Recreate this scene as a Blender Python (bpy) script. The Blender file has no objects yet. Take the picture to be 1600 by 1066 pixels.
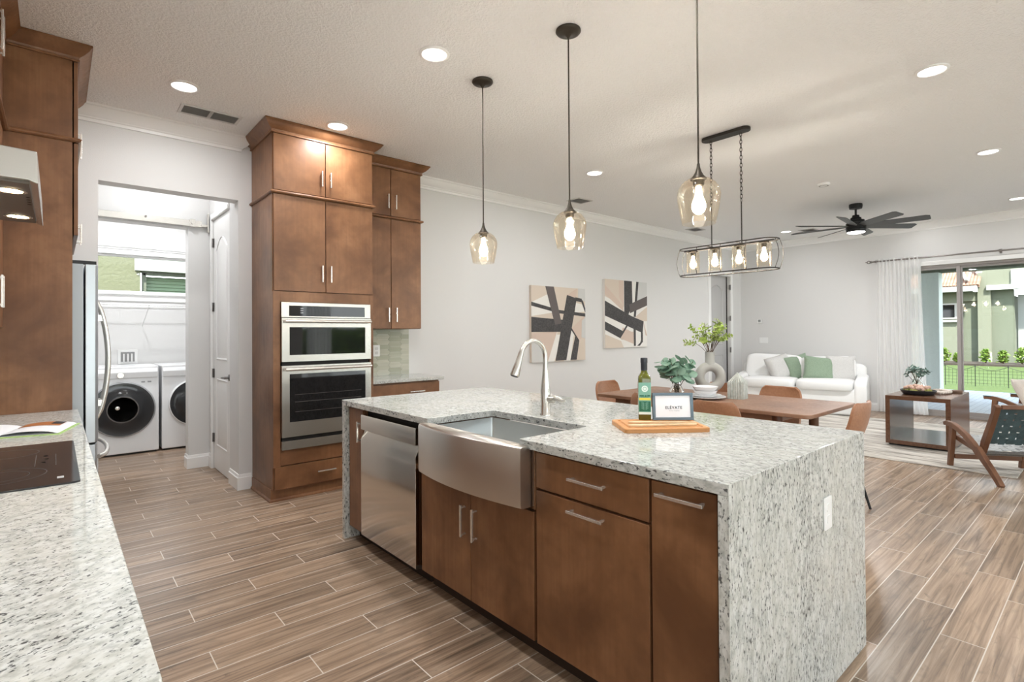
import bpy, bmesh, math, random
from mathutils import Vector, Matrix, Euler

random.seed(7)
S = bpy.context.scene
COL = S.collection
PI = math.pi
R = math.radians
ZC = 3.075            # ceiling height

# ------------------------------------------------------------------ camera
CAM_H = 1.347
yaw, pitch, roll = R(40.8441), R(0.46938), R(-0.37284)
fwd = Vector((math.sin(yaw) * math.cos(pitch), math.cos(yaw) * math.cos(pitch), math.sin(pitch)))
r0 = Vector((math.cos(yaw), -math.sin(yaw), 0.0))
u0 = r0.cross(fwd)
rgt = r0 * math.cos(roll) + u0 * math.sin(roll)
upv = u0 * math.cos(roll) - r0 * math.sin(roll)
cam_d = bpy.data.cameras.new('camera')
cam_d.sensor_width = 36.0
cam_d.lens = 825.32 / 1600.0 * 36.0
cam_d.shift_y = -(533.0 - 514.716) / 1600.0
cam_d.clip_start = 0.05
cam_d.clip_end = 300
cam = bpy.data.objects.new('camera', cam_d)
COL.objects.link(cam)
m3 = Matrix((rgt, upv, -fwd)).transposed()
cam.matrix_world = Matrix.Translation((0, 0, CAM_H)) @ m3.to_4x4()
S.camera = cam

# ------------------------------------------------------------------ view, sky, sun, daylight openings
S.view_settings.view_transform = 'Standard'
S.view_settings.look = 'None'
S.view_settings.gamma = 1.0
S.view_settings.use_curve_mapping = False
S.view_settings.exposure = 0.08
try:
    S.cycles.use_denoising = True
    S.cycles.max_bounces = 10
    S.cycles.diffuse_bounces = 5
    S.cycles.glossy_bounces = 5
    S.cycles.transmission_bounces = 10
    S.cycles.transparent_max_bounces = 16
    S.cycles.sample_clamp_indirect = 6.0
    S.cycles.caustics_reflective = False
    S.cycles.caustics_refractive = False
except Exception:
    pass

W = bpy.data.worlds.new('sky')
S.world = W
W.use_nodes = True
wn = W.node_tree
for n_ in list(wn.nodes):
    wn.nodes.remove(n_)
w_out = wn.nodes.new('ShaderNodeOutputWorld')
w_bg = wn.nodes.new('ShaderNodeBackground')
w_tc = wn.nodes.new('ShaderNodeTexCoord')
w_sep = wn.nodes.new('ShaderNodeSeparateXYZ')
w_rmp = wn.nodes.new('ShaderNodeValToRGB')
wn.links.new(w_tc.outputs['Generated'], w_sep.inputs[0])
wn.links.new(w_sep.outputs['Z'], w_rmp.inputs[0])
w_rmp.color_ramp.elements[0].position = 0.0
w_rmp.color_ramp.elements[0].color = (0.95, 0.97, 1.0, 1)
w_rmp.color_ramp.elements[1].position = 0.7
w_rmp.color_ramp.elements[1].color = (0.72, 0.84, 1.0, 1)
wn.links.new(w_rmp.outputs[0], w_bg.inputs['Color'])
w_bg.inputs['Strength'].default_value = 4.8
wn.links.new(w_bg.outputs[0], w_out.inputs['Surface'])

sun_d = bpy.data.lights.new('sun', 'SUN')
sun_d.energy = 19.0
sun_d.angle = R(2.0)
sun_d.color = (1.0, 0.96, 0.88)
sun = bpy.data.objects.new('sun', sun_d)
COL.objects.link(sun)
sun.rotation_euler = Vector((0.44, 0.40, -0.80)).to_track_quat('-Z', 'Y').to_euler()

DOWNLIGHT_W = 13.0
PENDANT_W = 48.0
CHANDELIER_W = 34.0
LAMP_COL = (0.97, 0.98, 1.0)
BULB_COL = (1.0, 0.965, 0.91)


def portal(name, loc, rot, sx, sy):
    d = bpy.data.lights.new(name, 'AREA')
    d.shape = 'RECTANGLE'
    d.size = sx
    d.size_y = sy
    d.cycles.is_portal = True
    o = bpy.data.objects.new(name, d)
    o.location = loc
    o.rotation_euler = rot
    COL.objects.link(o)


portal('daylight_slider', (10.62, 0.28, 1.2), (0, R(90), 0), 2.4, 3.7)
portal('daylight_south', (1.75, -4.62, 1.25), (R(90), 0, 0), 4.1, 2.5)
portal('daylight_south_b', (7.3, -4.62, 1.25), (R(90), 0, 0), 5.4, 2.5)
portal('daylight_west', (-0.70, -2.35, 1.25), (0, R(-90), 0), 2.5, 3.5)
portal('daylight_laundry', (1.0, 8.22, 2.12), (R(-90), 0, 0), 1.6, 0.5)

# ------------------------------------------------------------------ mesh helpers
WM = {}


class MB:
    def __init__(s):
        s.v = []
        s.f = []
        s.m = []

    def add(s, vs, fs, m=0):
        b = len(s.v)
        s.v.extend([tuple(v) for v in vs])
        for f in fs:
            s.f.append(tuple(i + b for i in f))
            s.m.append(m)
        return s

    def box(s, x0, x1, y0, y1, z0, z1, m=0):
        x0, x1 = min(x0, x1), max(x0, x1)
        y0, y1 = min(y0, y1), max(y0, y1)
        z0, z1 = min(z0, z1), max(z0, z1)
        vs = [(x0, y0, z0), (x1, y0, z0), (x1, y1, z0), (x0, y1, z0), (x0, y0, z1), (x1, y0, z1), (x1, y1, z1), (x0, y1, z1)]
        fs = [(3, 2, 1, 0), (4, 5, 6, 7), (0, 1, 5, 4), (1, 2, 6, 5), (2, 3, 7, 6), (3, 0, 4, 7)]
        return s.add(vs, fs, m)

    def obox(s, c, size, mat, m=0):
        hx, hy, hz = size[0] / 2, size[1] / 2, size[2] / 2
        vs = []
        for z in (-hz, hz):
            for x, y in ((-hx, -hy), (hx, -hy), (hx, hy), (-hx, hy)):
                vs.append(Vector(c) + mat @ Vector((x, y, z)))
        fs = [(3, 2, 1, 0), (4, 5, 6, 7), (0, 1, 5, 4), (1, 2, 6, 5), (2, 3, 7, 6), (3, 0, 4, 7)]
        return s.add(vs, fs, m)

    def tube(s, pts, r, n=8, m=0, closed=False, caps=True):
        pts = [Vector(p) for p in pts]
        k = len(pts)
        rs = r if isinstance(r, (list, tuple)) else [r] * k
        rings = []
        prev = None
        for i, p in enumerate(pts):
            if closed:
                t = pts[(i + 1) % k] - pts[i - 1]
            elif i == 0:
                t = pts[1] - p
            elif i == k - 1:
                t = p - pts[k - 2]
            else:
                t = (pts[i + 1] - p).normalized() + (p - pts[i - 1]).normalized()
            if t.length < 1e-9:
                t = Vector((0, 0, 1))
            t.normalize()
            if prev is None:
                a = Vector((0, 0, 1)) if abs(t.z) < 0.9 else Vector((1, 0, 0))
                u = t.cross(a).normalized()
            else:
                u = prev - t * prev.dot(t)
                if u.length < 1e-6:
                    u = t.orthogonal()
                u.normalize()
            prev = u
            w = t.cross(u)
            rings.append([p + (u * math.cos(2 * PI * j / n) + w * math.sin(2 * PI * j / n)) * rs[i] for j in range(n)])
        vs = [q for ring in rings for q in ring]
        fs = []
        for i in range(k if closed else k - 1):
            a = i * n
            b = ((i + 1) % k) * n
            for j in range(n):
                fs.append((a + j, a + (j + 1) % n, b + (j + 1) % n, b + j))
        if caps and not closed:
            fs.append(tuple(range(n - 1, -1, -1)))
            fs.append(tuple((k - 1) * n + j for j in range(n)))
        return s.add(vs, fs, m)

    def cyl(s, p0, p1, r0_, r1_=None, n=16, m=0):
        return s.tube([p0, p1], [r0_, r0_ if r1_ is None else r1_], n, m)

    def lathe(s, prof, c=(0, 0, 0), n=24, m=0, mat=None, closed=False, caps=True):
        """prof: list of (r, z); spun about z at c; optional rotation mat"""
        c = Vector(c)
        vs = []
        for r_, z_ in prof:
            for j in range(n):
                a = 2 * PI * j / n
                q = Vector((r_ * math.cos(a), r_ * math.sin(a), z_))
                vs.append(c + (mat @ q if mat else q))
        fs = []
        k = len(prof)
        for i in range(k if closed else k - 1):
            a = i * n
            b = ((i + 1) % k) * n
            for j in range(n):
                fs.append((a + j, a + (j + 1) % n, b + (j + 1) % n, b + j))
        if not closed and caps:
            if prof[0][0] > 1e-6:
                fs.append(tuple(range(n - 1, -1, -1)))
            if prof[-1][0] > 1e-6:
                fs.append(tuple((k - 1) * n + j for j in range(n)))
        return s.add(vs, fs, m)

    def prism(s, poly, fn, d0, d1, m=0):
        """poly list of (a,b); fn(a,b,d)->xyz"""
        n = len(poly)
        vs = [fn(a, b, d0) for a, b in poly] + [fn(a, b, d1) for a, b in poly]
        fs = [tuple(range(n - 1, -1, -1)), tuple(range(n, 2 * n))]
        for i in range(n):
            j = (i + 1) % n
            fs.append((i, j, n + j, n + i))
        return s.add(vs, fs, m)

    def grid(s, fn, nu, nv, m=0, closed_u=False):
        vs = [fn(i / (nu if closed_u else nu - 1), j / (nv - 1)) for i in range(nu) for j in range(nv)]
        fs = []
        for i in range(nu if closed_u else nu - 1):
            i2 = (i + 1) % nu
            for j in range(nv - 1):
                fs.append((i * nv + j, i2 * nv + j, i2 * nv + j + 1, i * nv + j + 1))
        return s.add(vs, fs, m)

    def cushion(s, c, size, mat=None, e=0.35, puff=0.0, nu=24, nv=14, m=0, dimple=None):
        """superellipsoid block: flat-ish box with soft round edges"""
        c = Vector(c)

        def sp(x, p):
            return math.copysign(abs(x) ** p, x)

        vs = []
        for i in range(nv + 1):
            ph = -PI / 2 + PI * i / nv
            for j in range(nu):
                th = 2 * PI * j / nu
                x = sp(math.cos(ph), e) * sp(math.cos(th), e)
                y = sp(math.cos(ph), e) * sp(math.sin(th), e)
                z = sp(math.sin(ph), e)
                if puff:
                    z *= 1 + puff * (1 - x * x) * (1 - y * y)
                q = Vector((x * size[0] / 2, y * size[1] / 2, z * size[2] / 2))
                vs.append(c + (mat @ q if mat else q))
        fs = []
        for i in range(nv):
            for j in range(nu):
                j2 = (j + 1) % nu
                fs.append((i * nu + j, i * nu + j2, (i + 1) * nu + j2, (i + 1) * nu + j))
        return s.add(vs, fs, m)

    def pillow(s, c, w, h, t, mat, n=14, m=0):
        """square throw pillow in local x (width) y (height) z (thick)"""
        c = Vector(c)
        for sg in (1, -1):
            vs = []
            for i in range(n + 1):
                for j in range(n + 1):
                    u = -1 + 2 * i / n
                    v = -1 + 2 * j / n
                    k = (max(0, 1 - u ** 4) * max(0, 1 - v ** 4)) ** 0.5
                    pin = 1 - 0.07 * (1 - u * u) * v * v
                    pin2 = 1 - 0.07 * (1 - v * v) * u * u
                    q = Vector((u * w / 2 * pin2, v * h / 2 * pin, sg * t / 2 * k))
                    vs.append(c + mat @ q)
            fs = []
            for i in range(n):
                for j in range(n):
                    a = i * (n + 1) + j
                    f = (a, a + n + 1, a + n + 2, a + 1)
                    fs.append(f if sg > 0 else f[::-1])
            s.add(vs, fs, m)
        return s

    def build(s, name, mats, parent=None, origin=None, angle=40, bevel=0.0, seg=2, weld=False, solid=0.0, subsurf=0):
        if not isinstance(mats, (list, tuple)):
            mats = [mats]
        if parent is not None:
            M = WM[parent.name]
        else:
            if origin is None:
                n = len(s.v)
                xs = [v[0] for v in s.v]
                ys = [v[1] for v in s.v]
                zs = [v[2] for v in s.v]
                origin = ((min(xs) + max(xs)) / 2, (min(ys) + max(ys)) / 2, min(zs))
            M = Matrix.Translation(origin)
        Mi = M.inverted()
        me = bpy.data.meshes.new(name)
        me.from_pydata([Mi @ Vector(v) for v in s.v], [], s.f)
        for mt in mats:
            me.materials.append(mt)
        me.polygons.foreach_set('material_index', s.m)
        bm = bmesh.new()
        bm.from_mesh(me)
        if weld:
            bmesh.ops.remove_doubles(bm, verts=bm.verts, dist=1e-4)
        bmesh.ops.recalc_face_normals(bm, faces=bm.faces)
        bm.to_mesh(me)
        bm.free()
        me.polygons.foreach_set('use_smooth', [True] * len(me.polygons))
        try:
            me.set_sharp_from_angle(angle=R(angle))
        except Exception:
            pass
        me.update()
        o = bpy.data.objects.new(name, me)
        COL.objects.link(o)
        if parent is not None:
            o.parent = parent
        else:
            o.matrix_world = M
        WM[o.name] = M
        if solid:
            md = o.modifiers.new('solid', 'SOLIDIFY')
            md.thickness = solid
            md.offset = 0
        if bevel:
            md = o.modifiers.new('bevel', 'BEVEL')
            md.width = bevel
            md.segments = seg
            md.limit_method = 'ANGLE'
            md.angle_limit = R(35)
            md.harden_normals = True
        if subsurf:
            md = o.modifiers.new('sub', 'SUBSURF')
            md.levels = subsurf
            md.render_levels = subsurf
        return o


def tag(o, label, cat, group=None, kind=None):
    o['label'] = label
    o['category'] = cat
    if group:
        o['group'] = group
    if kind:
        o['kind'] = kind
    return o


def thing(name, label, cat, loc=(0, 0, 0), rotz=0.0, group=None):
    o = bpy.data.objects.new(name, None)
    COL.objects.link(o)
    o.empty_display_size = 0.05
    o.location = loc
    o.rotation_euler = (0, 0, rotz)
    WM[o.name] = Matrix.Translation(loc) @ Matrix.Rotation(rotz, 4, 'Z')
    return tag(o, label, cat, group)


def struct(name, mb, mat, label=None, cat=None, **kw):
    o = mb.build(name, mat, **kw)
    o['kind'] = 'structure'
    o['label'] = label or name.replace('_', ' ')
    o['category'] = cat or name.split('_')[0]
    return o


def dup(root, loc, rotz, label, group=None):
    r = root.copy()
    COL.objects.link(r)
    r.location = loc
    r.rotation_euler = (0, 0, rotz)
    r['label'] = label
    if group:
        r['group'] = group
    WM[r.name] = Matrix.Translation(loc) @ Matrix.Rotation(rotz, 4, 'Z')
    for ch in list(root.children):
        c = ch.copy()
        COL.objects.link(c)
        c.parent = r
        WM[c.name] = WM[r.name]
        for g in list(ch.children):
            d = g.copy()
            COL.objects.link(d)
            d.parent = c
            WM[d.name] = WM[r.name]
    return r


def lamp(name, kind, loc, power, color, parent=None, rot=None, size=0.1, spot=None, spread=None):
    d = bpy.data.lights.new(name, kind)
    d.energy = power
    d.color = color
    if kind == 'AREA':
        d.shape = 'DISK'
        d.size = size
        if spread:
            d.spread = spread
    else:
        d.shadow_soft_size = size
    if kind == 'SPOT':
        d.spot_size = spot or R(120)
        d.spot_blend = 0.6
    o = bpy.data.objects.new(name, d)
    COL.objects.link(o)
    if parent is not None:
        o.parent = parent
        o.location = WM[parent.name].inverted() @ Vector(loc)
    else:
        o.location = loc
    if rot:
        o.rotation_euler = rot
    return o


def text_mesh(body, size, mat, parent, M, name='lettering', extrude=0.0004, align='CENTER', space=1.0, offset=0.0):
    cu = bpy.data.curves.new(name, 'FONT')
    cu.body = body
    cu.size = size
    cu.extrude = extrude
    cu.align_x = align
    cu.align_y = 'CENTER'
    cu.space_character = space
    cu.offset = offset
    to = bpy.data.objects.new(name + '_tmp', cu)
    COL.objects.link(to)
    bpy.context.view_layer.update()
    dg = bpy.context.evaluated_depsgraph_get()
    me = bpy.data.meshes.new_from_object(to.evaluated_get(dg))
    bpy.data.objects.remove(to)
    mb = MB()
    mb.add([M @ v.co for v in me.vertices], [tuple(p.vertices) for p in me.polygons])
    return mb.build(name, mat, parent)


def rounded(x0, x1, y0, y1, r, n=5, corners=(1, 1, 1, 1)):
    """ccw outline, corner order: (x1,y1) (x0,y1) (x0,y0) (x1,y0)"""
    out = []
    for (cx, cy, sx, sy, a0), on in zip(((x1, y1, -1, -1, 0), (x0, y1, 1, -1, 90), (x0, y0, 1, 1, 180), (x1, y0, -1, 1, 270)), corners):
        if not on:
            out.append((cx, cy))
            continue
        for i in range(n + 1):
            a = R(a0 + 90 * i / n)
            out.append((cx + sx * r + r * math.cos(a), cy + sy * r + r * math.sin(a)))
    return out


def xy(a, b, d):
    return (a, b, d)


def yz(a, b, d):
    return (d, a, b)


def xz(a, b, d):
    return (a, d, b)

# ------------------------------------------------------------------ material helpers


class NT:
    def __init__(s, name):
        s.mat = bpy.data.materials.new(name)
        s.mat.use_nodes = True
        s.t = s.mat.node_tree
        s.b = s.t.nodes['Principled BSDF']
        s.out = s.t.nodes['Material Output']

    def n(s, typ, **kw):
        nd = s.t.nodes.new('ShaderNode' + typ)
        for k, v in kw.items():
            if k == 'i':
                for a, b in v.items():
                    if isinstance(b, bpy.types.NodeSocket):
                        s.t.links.new(b, nd.inputs[a])
                    else:
                        nd.inputs[a].default_value = b
            else:
                setattr(nd, k, v)
        return nd

    def l(s, a, b):
        s.t.links.new(a, b)

    def set(s, **kw):
        for k, v in kw.items():
            k = k.replace('_', ' ')
            if isinstance(v, bpy.types.NodeSocket):
                s.t.links.new(v, s.b.inputs[k])
            else:
                s.b.inputs[k].default_value = v
        return s

    def obj(s, scale=(1, 1, 1), rnd=False, rot=(0, 0, 0)):
        tc = s.n('TexCoord')
        src = tc.outputs['Object']
        if rnd:
            oi = s.n('ObjectInfo')
            mu = s.n('Math', operation='MULTIPLY', i={0: oi.outputs['Random'], 1: 37.0})
            ad = s.n('VectorMath', operation='ADD', i={0: src, 1: mu.outputs[0]})
            src = ad.outputs[0]
        mp = s.n('Mapping', i={'Vector': src, 'Scale': scale, 'Rotation': rot})
        return mp.outputs[0]

    def pos(s, scale=(1, 1, 1)):
        g = s.n('NewGeometry')
        mp = s.n('Mapping', i={'Vector': g.outputs['Position'], 'Scale': scale})
        return mp.outputs[0]

    def noise(s, vec, scale, detail=3.0, rough=0.5, dist=0.0):
        nd = s.n('TexNoise', i={'Vector': vec, 'Scale': scale, 'Detail': detail, 'Roughness': rough, 'Distortion': dist})
        return nd.outputs['Fac']

    def ramp(s, fac, stops, interp='LINEAR'):
        nd = s.n('ValToRGB')
        cr = nd.color_ramp
        cr.interpolation = interp
        while len(cr.elements) < len(stops):
            cr.elements.new(0.5)
        for e, (p, c) in zip(cr.elements, stops):
            e.position = p
            e.color = (c, c, c, 1) if isinstance(c, (int, float)) else (*c, 1)
        s.t.links.new(fac, nd.inputs[0])
        return nd.outputs[0]

    def mix(s, fac, a, b, mode='MIX'):
        nd = s.n('Mix', data_type='RGBA', blend_type=mode)
        for k, v in ((0, fac), (6, a), (7, b)):
            if isinstance(v, bpy.types.NodeSocket):
                s.t.links.new(v, nd.inputs[k])
            elif k == 0:
                nd.inputs[0].default_value = v
            else:
                nd.inputs[k].default_value = (*v, 1)
        return nd.outputs[2]

    def math(s, op, a, b=None, c=None):
        nd = s.n('Math', operation=op)
        for k, v in enumerate((a, b, c)):
            if v is None:
                continue
            if isinstance(v, bpy.types.NodeSocket):
                s.t.links.new(v, nd.inputs[k])
            else:
                nd.inputs[k].default_value = v
        return nd.outputs[0]

    def bump(s, h, strength=0.2, dist=0.01):
        nd = s.n('Bump', i={'Height': h, 'Strength': strength, 'Distance': dist})
        s.t.links.new(nd.outputs[0], s.b.inputs['Normal'])
        return s


def col(c):
    return (*c, 1)


def srgb(r, g, b):
    def f(x):
        x /= 255.0
        return x / 12.92 if x <= 0.04045 else ((x + 0.055) / 1.055) ** 2.4
    return (f(r), f(g), f(b))


MT = {}


def plain(name, c, rough=0.5, metal=0.0, **kw):
    t = NT(name)
    t.set(Base_Color=col(c), Roughness=rough, Metallic=metal, **kw)
    MT[name] = t.mat
    return t.mat


def emit(name, c, strength):
    t = NT(name)
    t.set(Base_Color=col(c), Emission_Color=col(c), Emission_Strength=strength, Roughness=0.5)
    MT[name] = t.mat
    return t.mat


# paint ----------------------------------------------------------------
def paint(name, c, rough=0.6, tex=0.0, scale=120):
    t = NT(name)
    t.set(Base_Color=col(c), Roughness=rough)
    if tex:
        h = t.noise(t.pos(), scale, 3, 0.6)
        h2 = t.ramp(h, [(0.42, 0.0), (0.62, 1.0)])
        t.bump(h2, tex, 0.004)
    MT[name] = t.mat
    return t.mat


paint('wall_paint', (0.70, 0.695, 0.685), 0.6, 0.10, 160)
paint('ceiling_paint', (0.90, 0.90, 0.895), 0.75, 0.8, 62)
paint('trim_white', (0.86, 0.86, 0.85), 0.35)
paint('door_white', (0.84, 0.84, 0.83), 0.35)
paint('door_grey', (0.48, 0.475, 0.47), 0.4)  # shade of the recessed corner door is put into this grey


# wood cabinet -----------------------------------------------------------
def stained(name, c1, c2, c3, rough=0.30, rnd=True):
    t = NT(name)
    v = t.obj((1, 1, 1), rnd)
    big = t.noise(v, 3.2, 4, 0.55, 0.4)
    v2 = t.obj((55, 55, 2.2), rnd)
    fine = t.noise(v2, 1.0, 4, 0.6)
    blot = t.noise(v, 14, 3, 0.6)
    c = t.ramp(big, [(0.33, tuple(x * 0.92 for x in c1)), (0.5, c2), (0.68, c3)])
    c = t.mix(t.ramp(fine, [(0.30, 0.30), (0.62, 0.0)]), c, c1)
    c = t.mix(t.ramp(blot, [(0.48, 0.0), (0.70, 0.30)]), c, c1)
    t.set(Base_Color=c, Roughness=t.ramp(fine, [(0.3, rough + 0.06), (0.7, rough - 0.03)]), Specular_IOR_Level=0.4)
    t.bump(fine, 0.03, 0.002)
    MT[name] = t.mat
    return t.mat


stained('maple_brown', (0.135, 0.058, 0.025), (0.205, 0.094, 0.042), (0.280, 0.136, 0.064), 0.36)
stained('walnut', (0.12, 0.05, 0.026), (0.17, 0.078, 0.04), (0.22, 0.105, 0.058), 0.38)
stained('table_wood', (0.20, 0.105, 0.062), (0.265, 0.145, 0.09), (0.32, 0.18, 0.115), 0.36)


def grain_wood(name, c1, c2, axis=(2, 40, 40), rough=0.45, rnd=True):
    t = NT(name)
    v = t.obj(axis, rnd)
    f = t.noise(v, 1.0, 5, 0.6, 0.6)
    t.set(Base_Color=t.ramp(f, [(0.3, c1), (0.7, c2)]), Roughness=rough)
    t.bump(f, 0.05, 0.002)
    MT[name] = t.mat
    return t.mat


grain_wood('board_wood', (0.42, 0.18, 0.055), (0.60, 0.29, 0.10), (3, 45, 45))
grain_wood('pale_wood', (0.66, 0.47, 0.27), (0.80, 0.62, 0.40), (4, 60, 60))
grain_wood('coffee_wood', (0.10, 0.048, 0.028), (0.16, 0.08, 0.048), (3, 50, 50), 0.20)
grain_wood('coffee_side', (0.22, 0.175, 0.145), (0.30, 0.245, 0.21), (50, 50, 2.5), 0.22)


# granite ------------------------------------------------------------------
def granite(name, stretch, tint=1.0, speck=0.0, turn=0.0):
    t = NT(name)
    v1 = t.n('Mapping', i={'Vector': t.obj((1, 1, 1), rot=(0, 0, turn)), 'Scale': tuple(1.0 / s for s in stretch)}).outputs[0]
    big = t.noise(v1, 4.0, 3, 0.55, 0.4)
    mid = t.noise(v1, 34.0, 4, 0.62, 0.35)
    sp = t.noise(v1, 105.0, 3, 0.6, 0.25)
    sp2 = t.noise(v1, 58.0, 4, 0.66, 0.5)
    base = t.ramp(mid, [(0.30, (0.42 * tint, 0.43 * tint, 0.40 * tint)), (0.46, (0.56 * tint, 0.57 * tint, 0.54 * tint)), (0.62, (0.65 * tint, 0.665 * tint, 0.645 * tint))])
    warm = t.ramp(big, [(0.42, 0.0), (0.72, 0.25)])
    base = t.mix(warm, base, (0.50 * tint, 0.48 * tint, 0.41 * tint))
    dens = t.ramp(big, [(0.28, 0.075), (0.62, 0.0)])
    dn = t.math('SUBTRACT', dens, 0.02)
    dark = t.ramp(t.math('ADD', sp, dn), [(0.60 - speck, 0.0), (0.68 - speck, 0.90)])
    grey = t.ramp(t.math('ADD', sp2, dn), [(0.50 - speck, 0.0), (0.64 - speck, 0.46)])
    c = t.mix(grey, base, (0.25 * tint, 0.265 * tint, 0.25 * tint))
    c = t.mix(dark, c, (0.05, 0.054, 0.056))
    t.set(Base_Color=c, Roughness=0.05, IOR=1.52)
    MT[name] = t.mat
    return t.mat


granite('granite_top', (0.75, 2.0, 1.0), 0.98, 0.022)
granite('granite_panel', (0.75, 1.0, 1.9), 1.04, 0.026)
granite('granite_counter', (1.15, 0.72, 1.0), 1.22, 0.010, R(-28))


# floor --------------------------------------------------------------------
def floor_mat():
    t = NT('plank_tile')
    g = t.n('NewGeometry')
    sp = t.n('SeparateXYZ', i={0: g.outputs['Position']})
    PW, PL = 0.1547, 0.93
    v = t.math('DIVIDE', t.math('SUBTRACT', sp.outputs['Y'], 1.32), PW)
    r = t.math('FLOOR', v)
    u = t.math('DIVIDE', t.math('SUBTRACT', t.math('SUBTRACT', sp.outputs['X'], 5.457), t.math('MULTIPLY', t.math('ADD', r, 1.0), 0.31)), PL)
    c = t.math('FLOOR', u)
    fv = t.math('SUBTRACT', v, r)
    fu = t.math('SUBTRACT', u, c)
    dv = t.math('MULTIPLY', t.math('MINIMUM', fv, t.math('SUBTRACT', 1.0, fv)), PW)
    du = t.math('MULTIPLY', t.math('MINIMUM', fu, t.math('SUBTRACT', 1.0, fu)), PL)
    d = t.math('MINIMUM', dv, du)
    grout = t.ramp(t.math('MULTIPLY', d, 100.0), [(0.17, 1.0), (0.26, 0.0)])
    cell = t.n('CombineXYZ', i={0: r, 1: c, 2: 0.0})
    wn_ = t.n('TexWhiteNoise', noise_dimensions='3D', i={'Vector': cell.outputs[0]})
    rnd = wn_.outputs['Value']
    wn2 = t.n('TexWhiteNoise', noise_dimensions='3D', i={'Vector': t.n('VectorMath', operation='ADD', i={0: cell.outputs[0], 1: (7.3, 3.1, 5.5)}).outputs[0]})
    off = t.n('VectorMath', operation='SCALE', i={0: wn_.outputs['Color'], 3: 20.0})
    pp = t.n('VectorMath', operation='ADD', i={0: g.outputs['Position'], 1: off.outputs[0]})
    mp = t.n('Mapping', i={'Vector': pp.outputs[0], 'Scale': (1.3, 36.0, 1.0)})
    gr = t.noise(mp.outputs[0], 1.0, 5, 0.62, 0.9)
    mp2 = t.n('Mapping', i={'Vector': pp.outputs[0], 'Scale': (3.0, 9.0, 1.0)})
    gr2 = t.noise(mp2.outputs[0], 1.0, 3, 0.6, 1.4)
    tan = t.ramp(gr, [(0.31, (0.155, 0.103, 0.068)), (0.5, (0.335, 0.232, 0.157)), (0.70, (0.500, 0.370, 0.266))])
    grey = t.ramp(gr, [(0.31, (0.105, 0.083, 0.066)), (0.5, (0.220, 0.180, 0.145)), (0.70, (0.355, 0.296, 0.242))])
    mp3 = t.n('Mapping', i={'Vector': pp.outputs[0], 'Scale': (1.1, 7.0, 1.0)})
    gr3 = t.noise(mp3.outputs[0], 1.0, 3, 0.55, 0.8)
    gsel = t.math('ADD', t.math('MULTIPLY', gr3, 1.6), t.math('MULTIPLY', rnd, 0.85))
    cc = t.mix(t.ramp(gsel, [(1.02, 0.0), (1.52, 1.0)]), tan, grey)
    mp4 = t.n('Mapping', i={'Vector': pp.outputs[0], 'Scale': (4.5, 14.0, 1.0)})
    knot = t.noise(mp4.outputs[0], 1.0, 4, 0.7, 2.2)
    cc = t.mix(t.ramp(knot, [(0.62, 0.0), (0.76, 0.75)]), cc, (0.085, 0.06, 0.045))
    cc = t.mix(t.ramp(gr2, [(0.56, 0.0), (0.74, 0.55)]), cc, (0.13, 0.10, 0.075))
    bright = t.ramp(wn2.outputs['Value'], [(0.0, 0.74), (1.0, 1.08)])
    cc = t.mix(1.0, cc, bright, 'MULTIPLY')
    cc = t.mix(grout, cc, (0.66, 0.60, 0.53))
    t.set(Base_Color=cc, Roughness=t.ramp(gr, [(0.3, 0.34), (0.7, 0.27)]), IOR=1.42)
    h = t.math('SUBTRACT', t.math('MULTIPLY', gr, 0.25), grout)
    t.bump(h, 0.12, 0.004)
    MT['floor'] = t.mat


floor_mat()

# metals, glass, misc -------------------------------------------------------


def brushed(name, c, rough, axis):
    t = NT(name)
    t.set(Base_Color=col(c), Metallic=1.0, Roughness=rough)
    MT[name] = t.mat
    return t.mat


brushed('steel', (0.66, 0.63, 0.59), 0.27, (6, 6, 400))
tn = bpy.data.materials['steel'].node_tree
bs = tn.nodes['Principled BSDF']
tg = tn.nodes.new('ShaderNodeTangent')
tg.direction_type = 'RADIAL'
tg.axis = 'Z'
tn.links.new(tg.outputs[0], bs.inputs['Tangent'])
bs.inputs['Anisotropic'].default_value = 0.8
for lk in list(bs.inputs['Roughness'].links):
    tn.links.remove(lk)
bs.inputs['Roughness'].default_value = 0.34
bs.inputs['Anisotropic Rotation'].default_value = 0.25
brushed('steel_oven', (0.56, 0.535, 0.50), 0.27, (400, 6, 6))
brushed('steel_dw', (0.68, 0.62, 0.55), 0.15, (6, 6, 400))
brushed('steel_fridge', (0.50, 0.53, 0.56), 0.34, (300, 300, 4))
plain('fridge_side', (0.46, 0.51, 0.54), 0.45)
brushed('basin_steel', (0.62, 0.64, 0.64), 0.30, (6, 300, 6))
plain('nickel', (0.80, 0.77, 0.72), 0.26, 0.8)
plain('faucet_steel', (0.62, 0.60, 0.56), 0.24, 1.0)
plain('dark_bronze', (0.055, 0.046, 0.036), 0.42, 0.85)
plain('black_metal', (0.02, 0.02, 0.021), 0.45, 0.6)
plain('iron', (0.05, 0.045, 0.04), 0.5, 0.7)
plain('black', (0.012, 0.012, 0.013), 0.5)
plain('dark_gap', (0.010, 0.009, 0.008), 0.7)
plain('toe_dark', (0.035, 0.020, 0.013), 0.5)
plain('black_glass', (0.008, 0.008, 0.009), 0.04, 0.0, IOR=1.52)
plain('hood_filter', (0.15, 0.13, 0.11), 0.35, 0.8)
plain('drum_glass', (0.022, 0.023, 0.025), 0.12, 0.0, IOR=1.5)
plain('cooktop_glass', (0.028, 0.026, 0.027), 0.08, 0.0, IOR=1.36)
plain('mark_grey', (0.10, 0.09, 0.085), 0.5)
plain('mark_white', (0.45, 0.46, 0.48), 0.4)
plain('appliance_white', (0.80, 0.81, 0.82), 0.25)
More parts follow.
